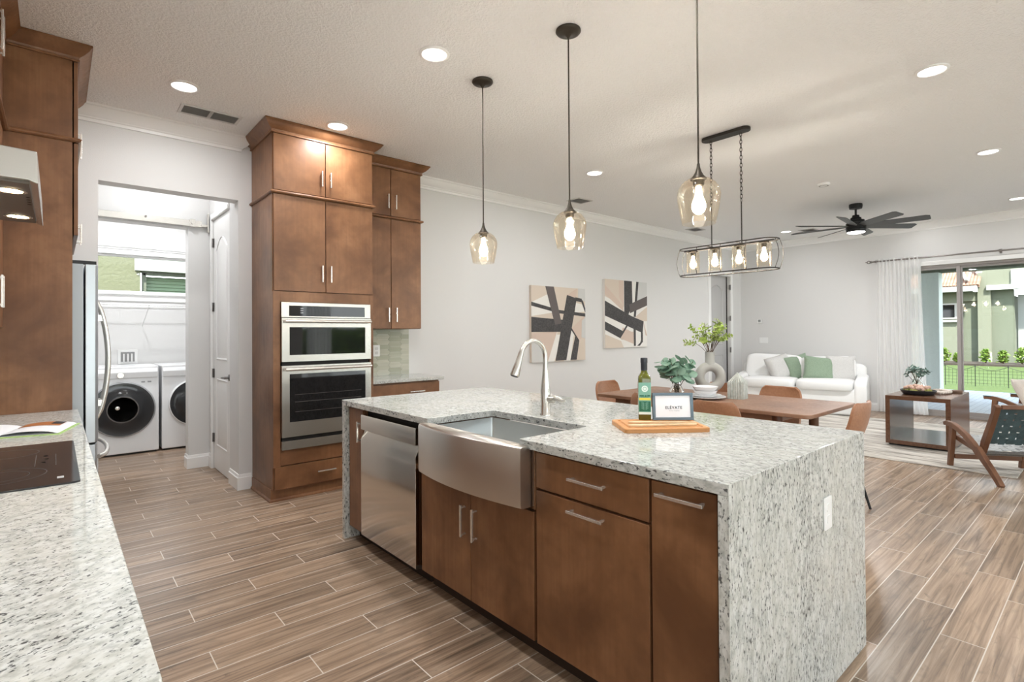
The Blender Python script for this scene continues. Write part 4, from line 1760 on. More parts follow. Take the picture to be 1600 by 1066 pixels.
ang = R(18)
Mz = Matrix.Rotation(R(-14), 3, 'Z')
bc = Vector((-0.155, 3.28, 0.9155))


def bp_(a, b, z):
    return bc + Mz @ Vector((a, b, z))


m = MB()
m.prism([(-0.22, -0.16), (0.215, -0.16), (0.215, 0.16), (-0.22, 0.16)], lambda a, b, dd: bp_(a, b, dd), 0.0, 0.004)
m.build('cover', MT['book_green'], o)
m = MB()
m.grid(lambda u, v: bp_(-0.21 + 0.415 * u, -0.152 + 0.304 * v, 0.0045 + 0.016 * abs(math.sin(PI * u * 2)) ** 0.6 * (1 if True else 1)), 25, 2)
m.grid(lambda u, v: bp_(-0.21 + 0.415 * u, -0.152 + 0.304 * v, 0.0042), 2, 2)
m.build('page', MT['paper'], o)
m = MB()
m.grid(lambda u, v: bp_(0.02 + 0.15 * u, 0.02 + 0.12 * v, 0.006 + 0.016 * abs(math.sin(PI * (0.23 + 0.15 * u) / 0.415 * 2)) ** 0.6), 10, 2)
m.build('photo', MT['book_orange'], o)
m = MB()
m.grid(lambda u, v: bp_(0.13 + 0.04 * u, 0.06 + 0.07 * v, 0.0075 + 0.016 * abs(math.sin(PI * (0.34 + 0.04 * u) / 0.415 * 2)) ** 0.6), 6, 2)
m.build('photo', MT['cap_dark'], o)

# range hood
HXF, HY0, HY1 = -0.037, 2.05, 2.815
o = thing('range_hood', 'stainless range hood with two small lights above the cooktop', 'hood', (-0.3, 2.43, 1.79))
HZ = 1.788
m = MB()
m.prism([(XL + 0.002, HZ + 0.01), (-0.06, HZ + 0.01), (HXF, HZ + 0.0), (HXF - 0.003, HZ + 0.095), (XL + 0.002, HZ + 0.118)], lambda a, b, dd: (a, dd, b), HY0, HY1)
m.build('canopy', MT['steel_oven'], o, bevel=0.003)
m = MB().box(-0.30, -0.058, HY0 + 0.03, HY1 - 0.03, HZ + 0.004, HZ + 0.0098)
m.build('filter_panel', MT['hood_filter'], o)
for y in (2.20, 2.66):
    m = MB().lathe([(0.0, 0), (0.030, 0.0)], (-0.104, y, HZ + 0.0030), 20)
    m.build('lens', MT['hood_glow'], o)
    m = MB().lathe([(0.030, 0), (0.040, 0.0), (0.040, -0.002), (0.030, -0.002)], (-0.104, y, HZ + 0.0035), 20, closed=True)
    m.build('lens_ring', MT['nickel'], o)
m = MB()
for k in range(4):
    m.lathe([(0.0, 0), (0.006, 0.0)], (-0.066, 2.28 + k * 0.04, HZ + 0.0035), 10)
m.build('button', MT['dark_gap'], o)
for y in (2.20, 2.66):
    lamp('hood_lamp', 'SPOT', (-0.104, y, HZ - 0.006), 4.0, (1.0, 0.86, 0.66), o, None, 0.03, R(130))

# upper cabinets on left wall (mostly outside the frame) beside the fridge panel
LUX = -0.22
o = thing('upper_cabinet', 'brown upper cabinet between the range hood and fridge panel', 'cabinet', (-0.4, 3.4, 1.395))
m = MB().box(XL + 0.002, LUX - 0.021, 2.85, 4.058, 1.395, 2.99)
m.build('body', MB_, o)
for (za, zb, ha, hb) in ((2.525, 2.980, 2.725, 2.92), (1.398, 2.490, 1.49, 1.645)):
    front(o, 'door', ('x', 1), 2.855, 3.535, za, zb, LUX, 0.02, ((3.50, ha), (3.50, hb)))
    front(o, 'door', ('x', 1), 3.541, 4.052, za, zb, LUX, 0.02, ((3.58, ha), (3.58, hb)))
mm = MB()
run(mm, WOODCROWN, [(LUX, 4.055), (LUX, 2.85)], z=ZC - 0.002)
mm.build('crown', MB_, o, angle=25)
mm = MB()
run(mm, BELT, [(LUX, 4.055), (LUX, 2.85)], z=2.506)
mm.build('belt_moulding', MB_, o, angle=25)

# fridge surround
FPX = 0.076
o = thing('fridge_cabinet', 'tall brown panel and cabinet enclosing the refrigerator', 'cabinet', (-0.25, 4.5, 0))
m = MB().box(XL + 0.002, FPX, 4.06, 4.08, 0.0, 2.99)
m.build('side_panel', MB_, o, bevel=0.001)
m = MB().box(XL + 0.002, FPX, 4.08, YB - 0.002, 1.945, 2.99)
m.build('body', MB_, o)
for (za, zb, ha, hb) in ((2.52, 2.980, 2.455, 2.455), (1.948, 2.495, 1.962, 2.08)):
    h0, h1 = (2.545, 2.69) if za > 2.5 else (1.962, 2.09)
    front(o, 'door', ('x', 1), 4.064, 4.548, za, zb, FPX + 0.026, 0.020, ((4.50, h0), (4.50, h1)))
    front(o, 'door', ('x', 1), 4.552, YB - 0.005, za, zb, FPX + 0.026, 0.020, ((4.60, h0), (4.60, h1)))
m = MB()
run(m, WOODCROWN, [(FPX + 0.02, YB - 0.004), (FPX + 0.02, 4.06), (LUX + 0.002, 4.06)], z=ZC - 0.002)
m.build('crown', MB_, o, angle=25)
m = MB()
run(m, BELT, [(FPX + 0.02, YB - 0.004), (FPX + 0.02, 4.06), (LUX, 4.06)][::1], z=2.512)
m.build('belt_moulding', MB_, o, angle=25)

# refrigerator
o = thing('refrigerator', 'stainless french door refrigerator behind the brown panel', 'refrigerator', (-0.2, 4.58, 0))
RY0, RY1 = 4.10, 5.02
m = MB().box(-0.52, 0.128, RY0, RY1, 0.03, 1.785)
m.build('body', MT['fridge_side'], o, bevel=0.004)
m = MB().box(-0.5, 0.11, RY0 + 0.02, RY1 - 0.02, 0.0, 0.03)
m.build('foot_grille', MT['black'], o)


def fdoor2(name, y0, y1, z0, z1, hand):
    m = MB()
    n = 10
    pl = [(0.136, y0), (0.136, y1)]
    for i in range(n + 1):
        t = i / n
        y = y1 + (y0 - y1) * t
        pl.append((0.186 + 0.020 * (1 - (2 * t - 1) ** 2) ** 0.5, y))
    m.prism(pl, xy, z0, z1)
    return m.build(name, MT['steel_fridge'], o, bevel=0.004, angle=30)


yc = (RY0 + RY1) / 2
for (a, b, hy) in ((RY0, yc - 0.003, yc - 0.055), (yc + 0.003, RY1, yc + 0.055)):
    d = fdoor2('door', a, b, 0.70, 1.785, None)
    m = MB()
    pts = []
    for i in range(15):
        t = i / 14
        pts.append((0.212 + 0.062 * math.sin(PI * t) ** 0.7, hy, 0.80 + 0.78 * t))
    m.tube(pts, [0.010] + [0.0135] * 13 + [0.010], 10)
    for z in (0.90, 1.47):
        m.box(0.19, 0.245, hy - 0.010, hy + 0.010, z - 0.02, z + 0.02)
    m.build('handle', MT['nickel'], d)
d = fdoor2('freezer_drawer', RY0, RY1, 0.06, 0.69, None)
m = MB()
pts = []
for i in range(15):
    t = i / 14
    pts.append((0.205 + 0.062 * math.sin(PI * t) ** 0.5, RY0 + 0.08 + (RY1 - RY0 - 0.16) * t, 0.60))
m.tube(pts, 0.0135, 10)
m.build('handle', MT['nickel'], d)
MB().box(0.05, 0.19, RY0 + 0.004, RY0 + 0.05, 1.786, 1.805).build('hinge_cover', MT['black'], o)
MB().box(0.05, 0.19, RY1 - 0.05, RY1 - 0.004, 1.786, 1.805).build('hinge_cover', MT['black'], o)

# ---------------------------------------------------------------- laundry
def washer(name, label, cat, x0, x1, y0, h, ring_r, zc, dial):
    o = thing(name, label, cat, ((x0 + x1) / 2, y0 + 0.35, 0))
    xc = (x0 + x1) / 2
    m = MB()
    pl = [(y0, 0.02), (y0, 0.865), (y0 + 0.02, h), (y0 + 0.66, h), (y0 + 0.66, 0.02)]
    m.prism(pl, lambda a, b, dd: (dd, a, b), x0, x1)
    m.build('body', MT['appliance_white'], o, bevel=0.012, seg=3)
    m = MB().box(x0 + 0.02, x1 - 0.02, y0 + 0.05, y0 + 0.6, 0, 0.02)
    m.build('foot_rail', MT['black'], o)
    Mr = Matrix.Rotation(R(90), 3, 'X')
    m = MB().lathe([(ring_r * 0.86, 0.0), (ring_r, 0.0), (ring_r + 0.006, 0.012), (ring_r, 0.026), (ring_r * 0.97, 0.03), (ring_r * 0.9, 0.022)], (xc, y0 - 0.001, zc), 48, mat=Mr)
    d = m.build('door_ring', MT['appliance_grey'] if dial else MT['appliance_white'], o, angle=50)
    m = MB().lathe([(0.0, 0.030), (ring_r * 0.35, 0.034), (ring_r * 0.62, 0.034), (ring_r * 0.66, 0.028), (ring_r * 0.97, 0.030), (ring_r * 0.97, 0.0)], (xc, y0 - 0.001, zc), 48, mat=Mr)
    m.build('glass', MT['drum_glass'], d, angle=50)
    if dial:
        m = MB().lathe([(0.0, 0.036), (0.018, 0.036), (0.021, 0.034)], (xc - 0.05, y0 - 0.002, zc + 0.02), 24, mat=Mr)
        m.build('emblem', MT['nickel'], d)
        m = MB().lathe([(ring_r * 0.45, 0.0345), (ring_r * 0.47, 0.036), (ring_r * 0.49, 0.0345)], (xc, y0 - 0.0015, zc), 40, mat=Mr)
        m.build('inner_ring', MT['mark_grey'], d)
    m = MB()
    m.prism([(y0 - 0.012, 0.868), (y0 - 0.016, 0.935), (y0 + 0.012, 0.975), (y0 + 0.03, 0.975), (y0 + 0.03, 0.868)], lambda a, b, dd: (dd, a, b), x0 + 0.012, x1 - 0.012)
    cp = m.build('control_panel', MT['appliance_white'], o, bevel=0.006)
    if dial:
        Md = Matrix.Rotation(R(90), 3, 'X')
        m = MB().lathe([(0.0, 0.022), (0.030, 0.022), (0.034, 0.018), (0.036, 0.0)], (xc - 0.02, y0 - 0.013, 0.905), 24, mat=Md)
        m.build('dial', MT['nickel'], cp)
    m = MB()
    for k in range(2):
        m.box(x1 - 0.17 + k * 0.06, x1 - 0.135 + k * 0.06, y0 - 0.0015, y0, 0.812, 0.828)
    m.build('badge', MT['appliance_grey'] if dial else MT['appliance_white'], o)
    return o


washer('washing_machine', 'white front-load washer with a large black door', 'washer', 0.231, 0.917, 7.38, 1.0, 0.305, 0.520, True)
washer('dryer', 'white front-load dryer half hidden by the passage wall', 'dryer', 0.945, 1.631, 7.38, 1.0, 0.275, 0.545, False)
o = thing('wire_shelf', 'white wire shelf under the laundry window', 'shelf', (1.0, 7.95, 1.73))
m = MB()
for y in (7.80, 7.95, 8.07):
    m.tube([(-0.25, y, 1.735), (2.0, y, 1.735)], 0.004, 6)
m.tube([(-0.25, 7.80, 1.705), (2.0, 7.80, 1.705)], 0.004, 6)
for i in range(76):
    x = -0.24 + i * 0.0295
    m.tube([(x, 8.085, 1.739), (x, 7.80, 1.739), (x, 7.80, 1.705)], 0.0016, 4)
m.build('wire_deck', MT['trim_white'], o)
m = MB().tube([(0.875, 7.80, 1.73), (0.83, 8.095, 1.47)], 0.006, 6)
m.build('bracket', MT['trim_white'], o)
o = thing('washer_box', 'white recessed washer valve box above the washer', 'valve box', (0.68, 8.1, 1.03))
m = MB()
m.box(0.58, 0.78, 8.088, 8.0995, 1.00, 1.18)
m.build('plate', MT['plate_white'], o, bevel=0.003)
m = MB()
m.box(0.61, 0.75, 8.085, 8.0885, 1.03, 1.15)
m.build('recess', MT['slot_grey'], o)
m = MB()
for x in (0.64, 0.68, 0.72):
    m.cyl((x, 8.075, 1.03), (x, 8.075, 1.13), 0.008, n=8)
m.build('valve', MT['plate_white'], o)

# barn door rail
o = thing('door_rail', 'brushed steel sliding door rail over the laundry opening', 'door rail', (0.7, 6.17, 2.44))
m = MB().box(0.246, 1.135, 6.165, 6.175, 2.458, 2.520)
m.build('track', MT['nickel'], o, bevel=0.002)
m = MB()
m.tube([(1.13, 6.170, 2.475), (1.185, 6.170, 2.475)], 0.016, 12)
m.box(1.185, 1.20, 6.15, 6.19, 2.41, 2.60)
m.build('end_bracket', MT['nickel'], o)
m = MB()
m.box(1.03, 1.075, 6.150, 6.180, 2.452, 2.530)
m.cyl((1.0525, 6.148, 2.49), (1.0525, 6.14, 2.49), 0.014)
m.build('stop', MT['nickel'], o, bevel=0.002)
m = MB()
m.cyl((0.66, 6.165, 2.505), (0.66, 6.155, 2.505), 0.010)
m.cyl((0.66, 6.175, 2.505), (0.66, 6.2, 2.505), 0.010)
m.build('bolt', MT['hinge_metal'], o)

# ================================================================== CEILING
def downlight(x, y, label, power=None, i=[0]):
    o = thing('ceiling_light', label, 'ceiling light', (x, y, ZC), 0, 'round recessed ceiling lights')
    m = MB().lathe([(0.074, -0.001), (0.094, -0.001), (0.094, -0.006), (0.078, -0.012), (0.074, -0.008)], (x, y, ZC), 32, closed=True)
    m.build('trim_ring', MT['trim_white'], o)
    m = MB().lathe([(0.0, -0.009), (0.075, -0.006)], (x, y, ZC), 32)
    m.build('diffuser', MT['downlight_glow'], o)
    lamp('downlight_lamp', 'AREA', (x, y, ZC - 0.016), power or DOWNLIGHT_W, LAMP_COL, o, None, 0.14)


dl = [(0.673, 4.225, 'round ceiling light nearest the laundry opening, beside the vent'),
      (1.762, 4.223, 'round ceiling light right in front of the oven tower crown'),
      (1.764, 2.755, 'round ceiling light between the ovens and the pendants'),
      (4.39, 3.703, 'round ceiling light beside the middle pendant cord, toward the art wall'),
      (4.39, 0.81, 'round ceiling light nearest the top right, largest over the living area'),
      (6.803, 0.832, 'second round ceiling light along the right edge'),
      (9.50, 0.885, 'round ceiling light at the right edge near the sliding door'),
      (9.50, 3.772, 'round ceiling light just left of the fan blade tips, above the sofa'),
      (9.95, 2.012, 'round ceiling light peeking between the right fan blades')]
for x, y, lab in dl:
    downlight(x, y, lab, 3.0 if x > 9.8 else (7.0 if x > 9 else None))
for x, y in ((1.764, 1.285), (0.67, 1.285), (0.67, 2.755), (4.39, -2.0), (6.8, -2.0), (9.5, -2.0), (1.764, -1.5)):
    downlight(x, y, 'round recessed ceiling light outside the picture')
downlight(0.75, 7.1, 'round recessed light in the laundry ceiling', 36)
downlight(0.72, 5.7, 'round recessed light in the passage ceiling', 8)


def vent(x0, x1, y0, y1, label, along='x'):
    o = thing('ceiling_vent', label, 'vent', ((x0 + x1) / 2, (y0 + y1) / 2, ZC), 0, 'ceiling air vents')
    m = MB()
    b = 0.022
    for q in ((x0, x1, y0, y0 + b), (x0, x1, y1 - b, y1), (x0, x0 + b, y0 + b, y1 - b), (x1 - b, x1, y0 + b, y1 - b)):
        m.box(*q, ZC - 0.008, ZC - 0.0005)
    if x1 - x0 > 0.35:
        xm = (x0 + x1) / 2
        m.box(xm - 0.012, xm + 0.012, y0 + b, y1 - b, ZC - 0.008, ZC - 0.0005)
    m.build('frame', MT['vent_white'], o, bevel=0.002)
    m = MB().box(x0 + 0.015, x1 - 0.015, y0 + 0.015, y1 - 0.015, ZC - 0.0022, ZC - 0.0008)
    m.build('backing', MT['slot_grey'], o)
    m = MB()
    n = int((y1 - y0 - 0.05) / 0.016)
    for i in range(n):
        y = y0 + 0.03 + i * 0.016
        m.obox(((x0 + x1) / 2, y, ZC - 0.006), (x1 - x0 - 0.05, 0.013, 0.0015), Matrix.Rotation(R(40), 3, 'X'))
    m.build('louvre', MT['vent_grey'], o)


vent(0.705, 1.122, 4.54, 4.74, 'white ceiling vent beside the crown near the laundry opening')
vent(5.03, 5.30, 4.50, 4.72, 'grey ceiling vent behind the middle pendant')
vent(7.98, 8.26, 4.56, 4.78, 'grey ceiling vent just below the right pendant')
vent(9.55, 9.85, 3.35, 3.6, 'faint ceiling vent just below the light left of the fan')
o = thing('smoke_detector', 'white round smoke detector on the ceiling left of the fan', 'smoke detector', (6.784, 2.267, ZC))
m = MB().lathe([(0.066, -0.0005), (0.066, -0.012), (0.058, -0.026), (0.03, -0.030), (0.0, -0.030)], (6.784, 2.267, ZC), 32)
m.build('case', MT['trim_white'], o, angle=50)
m = MB().lathe([(0.045, -0.0288), (0.048, -0.0275), (0.051, -0.0282)], (6.784, 2.267, ZC), 32)
m.build('slot', MT['vent_grey'], o)

# ------------------------------------------------------------------ pendants
def st_bulb(mb, c, s=1.0, down=True):
    sg = -1 if down else 1
    prof = [(0.0, 0), (0.012, -0.002), (0.013, -0.02), (0.018, -0.045), (0.028, -0.072), (0.030, -0.090), (0.024, -0.108), (0.010, -0.120), (0.0, -0.122)]
    mb.lathe([(r_ * s, z_ * s * -sg) for r_, z_ in prof], c, 16)


DB = MT['dark_bronze']


def pendant(x, y, zs, label):
    """zs = top of glass"""
    o = thing('pendant_light', label, 'pendant light', (x, y, zs - 0.21), 0, 'glass pendants over the island')
    m = MB().lathe([(0.0, 0.0), (0.070, -0.001), (0.072, -0.010), (0.066, -0.018), (0.050, -0.024), (0.020, -0.028), (0.010, -0.040), (0.005, -0.05), (0.0, -0.05)], (x, y, ZC), 32)
    m.build('canopy', DB, o, angle=50)
    m = MB().cyl((x, y, ZC - 0.04), (x, y, zs + 0.06), 0.0042, n=8)
    m.build('cord', DB, o)
    m = MB().lathe([(0.0, 0.068), (0.006, 0.068), (0.008, 0.05), (0.014, 0.03), (0.024, 0.012), (0.036, 0.0), (0.036, -0.006), (0.026, -0.010), (0.024, -0.03), (0.020, -0.034), (0.0, -0.034)], (x, y, zs), 24)
    m.build('socket_cap', DB, o, angle=50)
    prof = [(0.030, 0.0), (0.052, -0.006), (0.074, -0.024), (0.090, -0.050), (0.0945, -0.075), (0.093, -0.095), (0.086, -0.140), (0.078, -0.180), (0.0725, -0.207)]
    m = MB().lathe(prof, (x, y, zs), 40, caps=False)
    m.build('glass_shade', MT['amber_glass'], o, angle=60)
    m = MB()
    st_bulb(m, (x, y, zs - 0.036), 1.05)
    m.build('bulb', MT['bulb_glow'], o, angle=60)
    lamp('pendant_lamp', 'POINT', (x, y, zs - 0.125), PENDANT_W, BULB_COL, o, None, 0.035)


pendant(2.207, 2.844, 2.036, 'leftmost glass pendant over the island, nearest the ovens')
pendant(2.21, 2.049, 2.037, 'middle glass pendant over the island with its canopy in view')
pendant(2.21, 1.254, 2.046, 'rightmost, largest glass pendant over the island, cord cut by the frame')

# ------------------------------------------------------------------ linear chandelier
CHX, CHY = 4.40, 2.240
o = thing('chandelier', 'black oval cage chandelier with four glass cylinders over the dining table', 'chandelier', (CHX, CHY, 1.86))
IR = MT['iron']
m = MB().prism([(CHX + 0.055 * math.cos(R(a)), CHY + (0.16 if math.sin(R(a)) >= 0 else -0.16) + 0.055 * math.sin(R(a))) for a in range(0, 360, 15)], xy, ZC - 0.028, ZC - 0.001)
m.build('canopy', IR, o, bevel=0.004)
for sy in (0.135, -0.135):
    y = CHY + sy
    m = MB()
    z = ZC - 0.03
    k = 0
    zl = 2.45
    n = int((z - zl) / 0.033)
    for i in range(n):
        zc = z - 0.017 - i * (z - zl) / n
        pts = []
        for j in range(10):
            a = 2 * PI * j / 10
            u, v = 0.0095 * math.cos(a), 0.022 * math.sin(a)
            pts.append((CHX + (u if i % 2 else 0), y + (0 if i % 2 else u), zc + v))
        m.tube(pts, 0.0028, 5, closed=True)
    m.build('chain', IR, o)
    m = MB().cyl((CHX, y, 2.455), (CHX, y, 2.10), 0.0055, n=8)
    m.build('rod', IR, o)


def racetrack(hw, hl, r_, z, n=10):
    pts = []
    for i in range(n + 1):
        a = R(0 + 180 * i / n)
        pts.append((CHX + hw * math.cos(a), CHY + hl - hw + hw * math.sin(a), z))
    for i in range(n + 1):
        a = R(180 + 180 * i / n)
        pts.append((CHX + hw * math.cos(a), CHY - hl + hw + hw * math.sin(a), z))
    return pts


m = MB()
m.tube(racetrack(0.105, 0.435, 0.105, 2.103), 0.0052, 6, closed=True)
m.tube(racetrack(0.105, 0.435, 0.105, 1.863), 0.0052, 6, closed=True)
for sx in (1, -1):
    for yy in (-0.22, 0.0, 0.22):
        m.tube([(CHX + sx * (0.105 + 0.028 * math.sin(PI * t / 8)), CHY + yy, 2.103 - 0.24 * t / 8) for t in range(9)], 0.0026, 5)
for sy in (1, -1):
    for xx in (-0.045, 0.045):
        m.tube([(CHX + xx, CHY + sy * (0.425 + 0.030 * math.sin(PI * t / 8)), 2.103 - 0.24 * t / 8) for t in range(9)], 0.0026, 5)
m.build('cage', IR, o)
m = MB().box(CHX - 0.012, CHX + 0.012, CHY - 0.40, CHY + 0.40, 2.088, 2.100)
for yy in (-0.135, 0.135):
    m.box(CHX - 0.105, CHX + 0.105, CHY + yy - 0.005, CHY + yy + 0.005, 2.098, 2.106)
m.build('crossbar', IR, o)
for yy in (0.318, 0.107, -0.110, -0.320):
    y = CHY + yy
    m = MB().lathe([(0.0, 0), (0.040, -0.002), (0.042, -0.012), (0.022, -0.014), (0.020, -0.045), (0.0, -0.045)], (CHX, y, 2.088), 20)
    cup = m.build('socket', DB, o, angle=40)
    m = MB().lathe([(0.040, -0.004), (0.057, -0.008), (0.057, -0.200)], (CHX, y, 2.088), 28, caps=False)
    m.build('glass_shade', MT['shade_glass'], o)
    m = MB()
    st_bulb(m, (CHX, y, 2.045), 0.95)
    m.build('bulb', MT['bulb_glow'], o, angle=60)
    lamp('chandelier_lamp', 'POINT', (CHX, y, 1.985), CHANDELIER_W, BULB_COL, o, None, 0.03)

# ------------------------------------------------------------------ ceiling fan
FXc, FYc = 8.226, 2.358
o = thing('ceiling_fan', 'dark eight-blade ceiling fan with a lit disc over the living area', 'ceiling fan', (FXc, FYc, 2.68))
m = MB().lathe([(0.0, 0), (0.078, -0.0005), (0.080, -0.03), (0.074, -0.062), (0.03, -0.07), (0.0, -0.07)], (FXc, FYc, ZC), 28)
m.build('canopy', MT['black_metal'], o, angle=40)
m = MB().cyl((FXc, FYc, ZC - 0.06), (FXc, FYc, 2.90), 0.014, n=12)
m.build('downrod', MT['black_metal'], o)
m = MB().lathe([(0.0, 0), (0.040, 0.0), (0.045, -0.03), (0.062, -0.034), (0.066, -0.062), (0.100, -0.070), (0.105, -0.105), (0.118, -0.11), (0.120, -0.200), (0.0, -0.2)], (FXc, FYc, 2.925), 32)
m.build('motor_housing', MT['black_metal'], o, angle=35)
for k in range(8):
    a = R(5 + 45 * k)
    Mz = Matrix.Rotation(a, 3, 'Z')
    Mp = Mz @ Matrix.Rotation(R(-17), 3, 'X')
    m = MB()
    pl = [(0.11, -0.035), (0.20, -0.062), (0.76, -0.070), (0.80, -0.052), (0.80, 0.048), (0.77, 0.062), (0.20, 0.052), (0.11, 0.03)]
    m.prism(pl, lambda u, v, dd: Vector((FXc, FYc, 2.775)) + Mp @ Vector((u, v, dd)), -0.004, 0.004)
    m.build('blade', MT['fan_grey'], o, bevel=0.0015)
m = MB().lathe([(0.114, 0.0), (0.114, -0.02), (0.106, -0.03), (0.104, -0.024)], (FXc, FYc, 2.724), 32)
m.build('light_rim', MT['black_metal'], o)
m = MB().lathe([(0.105, -0.02), (0.104, -0.036), (0.06, -0.048), (0.0, -0.050)], (FXc, FYc, 2.724), 32)
m.build('light_disc', MT['downlight_glow'], o, angle=60)
lamp('fan_lamp', 'AREA', (FXc, FYc, 2.665), 48.0, LAMP_COL, o, None, 0.2)

# ------------------------------------------------------------------ wall devices
o = thing('thermostat', 'white wall thermostat with dark screen between corner door and sofa', 'thermostat', (XR, 4.681, 1.55))
m = MB().prism(rounded(4.635, 4.725, 1.515, 1.600, 0.008, 3), yz, XR - 0.014, XR - 0.0005)
m.build('case', MT['plate_white'], o, bevel=0.003)
m = MB().box(XR - 0.0155, XR - 0.0138, 4.655, 4.705, 1.545, 1.590)
m.build('screen', MT['slot_grey'], o)
o = thing('light_switch', 'white triple switch plate below the thermostat', 'switch', (XR, 4.60, 1.18))
m = MB().prism(rounded(4.52, 4.69, 1.125, 1.240, 0.006, 3), yz, XR - 0.006, XR - 0.0005)
m.build('plate', MT['plate_white'], o, bevel=0.002)
for k in range(3):
    y = 4.552 + k * 0.046
    MB().box(XR - 0.009, XR - 0.0055, y, y + 0.034, 1.150, 1.215).build('rocker', MT['plate_white'], o, bevel=0.001)

# ================================================================== ART
def canvas(name, label, x0, x1, z0, z1, bg, shapes):
    o = thing(name, label, 'painting', ((x0 + x1) / 2, YB, z0), 0, 'abstract canvases on the art wall')
    y1, y0 = YB - 0.001, YB - 0.04
    MB().box(x0, x1, y0, y1, z0, z1).build('canvas', MT[bg], o, bevel=0.003)
    NMS = {'charcoal': 'charcoal_bar', 'taupe_paint': 'taupe_bar', 'canvas_white': 'white_field', 'canvas_beige': 'beige_field', 'canvas_blush': 'blush_field', 'canvas_grey': 'grey_field'}
    for k, (mat, poly) in enumerate(shapes):
        m = MB()
        pl = [(x0 + a * (x1 - x0), z0 + b * (z1 - z0)) for a, b in poly]
        for f in (lambda p: p[0] - x0, lambda p: x1 - p[0], lambda p: p[1] - z0, lambda p: z1 - p[1]):
            pl = clip(pl, f)
        dd = y0 - 0.0004 - 0.00025 * k
        m.prism(pl, lambda a, b, d_: (a, d_, b), dd, y0)
        m.build(NMS[mat], MT[mat], o, angle=10)


def bar(a, b, w_):
    (x0, y0), (x1, y1) = a, b
    L = math.hypot(x1 - x0, y1 - y0)
    nx, ny = -(y1 - y0) / L * w_ / 2, (x1 - x0) / L * w_ / 2
    return [(x0 + nx, y0 + ny), (x1 + nx, y1 + ny), (x1 - nx, y1 - ny), (x0 - nx, y0 - ny)]


canvas('abstract_painting', 'left abstract canvas of dark crossing bars, behind the faucet', 4.664, 5.710, 0.968, 1.976, 'canvas_beige', [
    ('canvas_white', [(0, 0.60), (0.42, 0.66), (0.42, 0.95), (0.0, 0.78)]),
    ('canvas_white', [(0, 0.36), (0.55, 0.36), (0.40, 0), (0, 0)]),
    ('canvas_blush', [(0, 0.38), (0.45, 0.40), (0.34, 0.0), (0.18, 0.0), (0.0, 0.28)]),
    ('canvas_grey', [(0.0, 0.0), (0.20, 0.0), (0.16, 0.25), (0.0, 0.28)]),
    ('canvas_white', [(0.46, 0.42), (0.36, 0), (0.28, 0), (0.47, 0.44)]),
    ('canvas_white', [(0.78, 0.40), (0.70, 0.0), (0.58, 0.0), (0.72, 0.46)]),
    ('canvas_blush', [(0.72, 0.44), (0.99, 0.62), (0.92, 0.30), (0.86, 0.28)]),
    ('canvas_grey', [(0.86, 1.0), (1.0, 1.0), (1.0, 0.82), (0.86, 0.86)]),
    ('canvas_white', [(0.80, 0.80), (0.94, 0.78), (0.99, 0.68), (0.80, 0.66)]),
    ('canvas_blush', [(0.65, 0.90), (0.84, 1.0), (0.82, 0.86)]),
    ('canvas_grey', [(0.93, 0.55), (1.0, 0.60), (1.0, 0.30), (0.92, 0.32)]),
    ('charcoal', [(0, 0.785), (0, 0.735), (0.5, 0.645), (1.0, 0.610), (1.0, 0.655), (0.5, 0.69)]),
    ('charcoal', bar((0.80, 0.85), (0.93, 0.835), 0.05)),
    ('charcoal', [(0.905, 0.86), (0.955, 0.83), (1.01, 0.70), (1.01, 0.66), (0.985, 0.69)]),
    ('charcoal', [(0, 0.59), (0, 0.395), (0.56, 0.395), (0.56, 0.56)]),
    ('charcoal', [(0.42, 0.01), (0.62, 0.01), (0.83, 0.86), (0.645, 0.90)]),
    ('charcoal', [(0.72, 0.455), (0.875, 0.275), (0.82, 0.01), (0.70, 0.01), (0.80, 0.335), (0.70, 0.44)]),
    ('taupe_paint', [(0.245, 1.0), (0.395, 1.0), (0.535, 0.51), (0.415, 0.49)]),
])
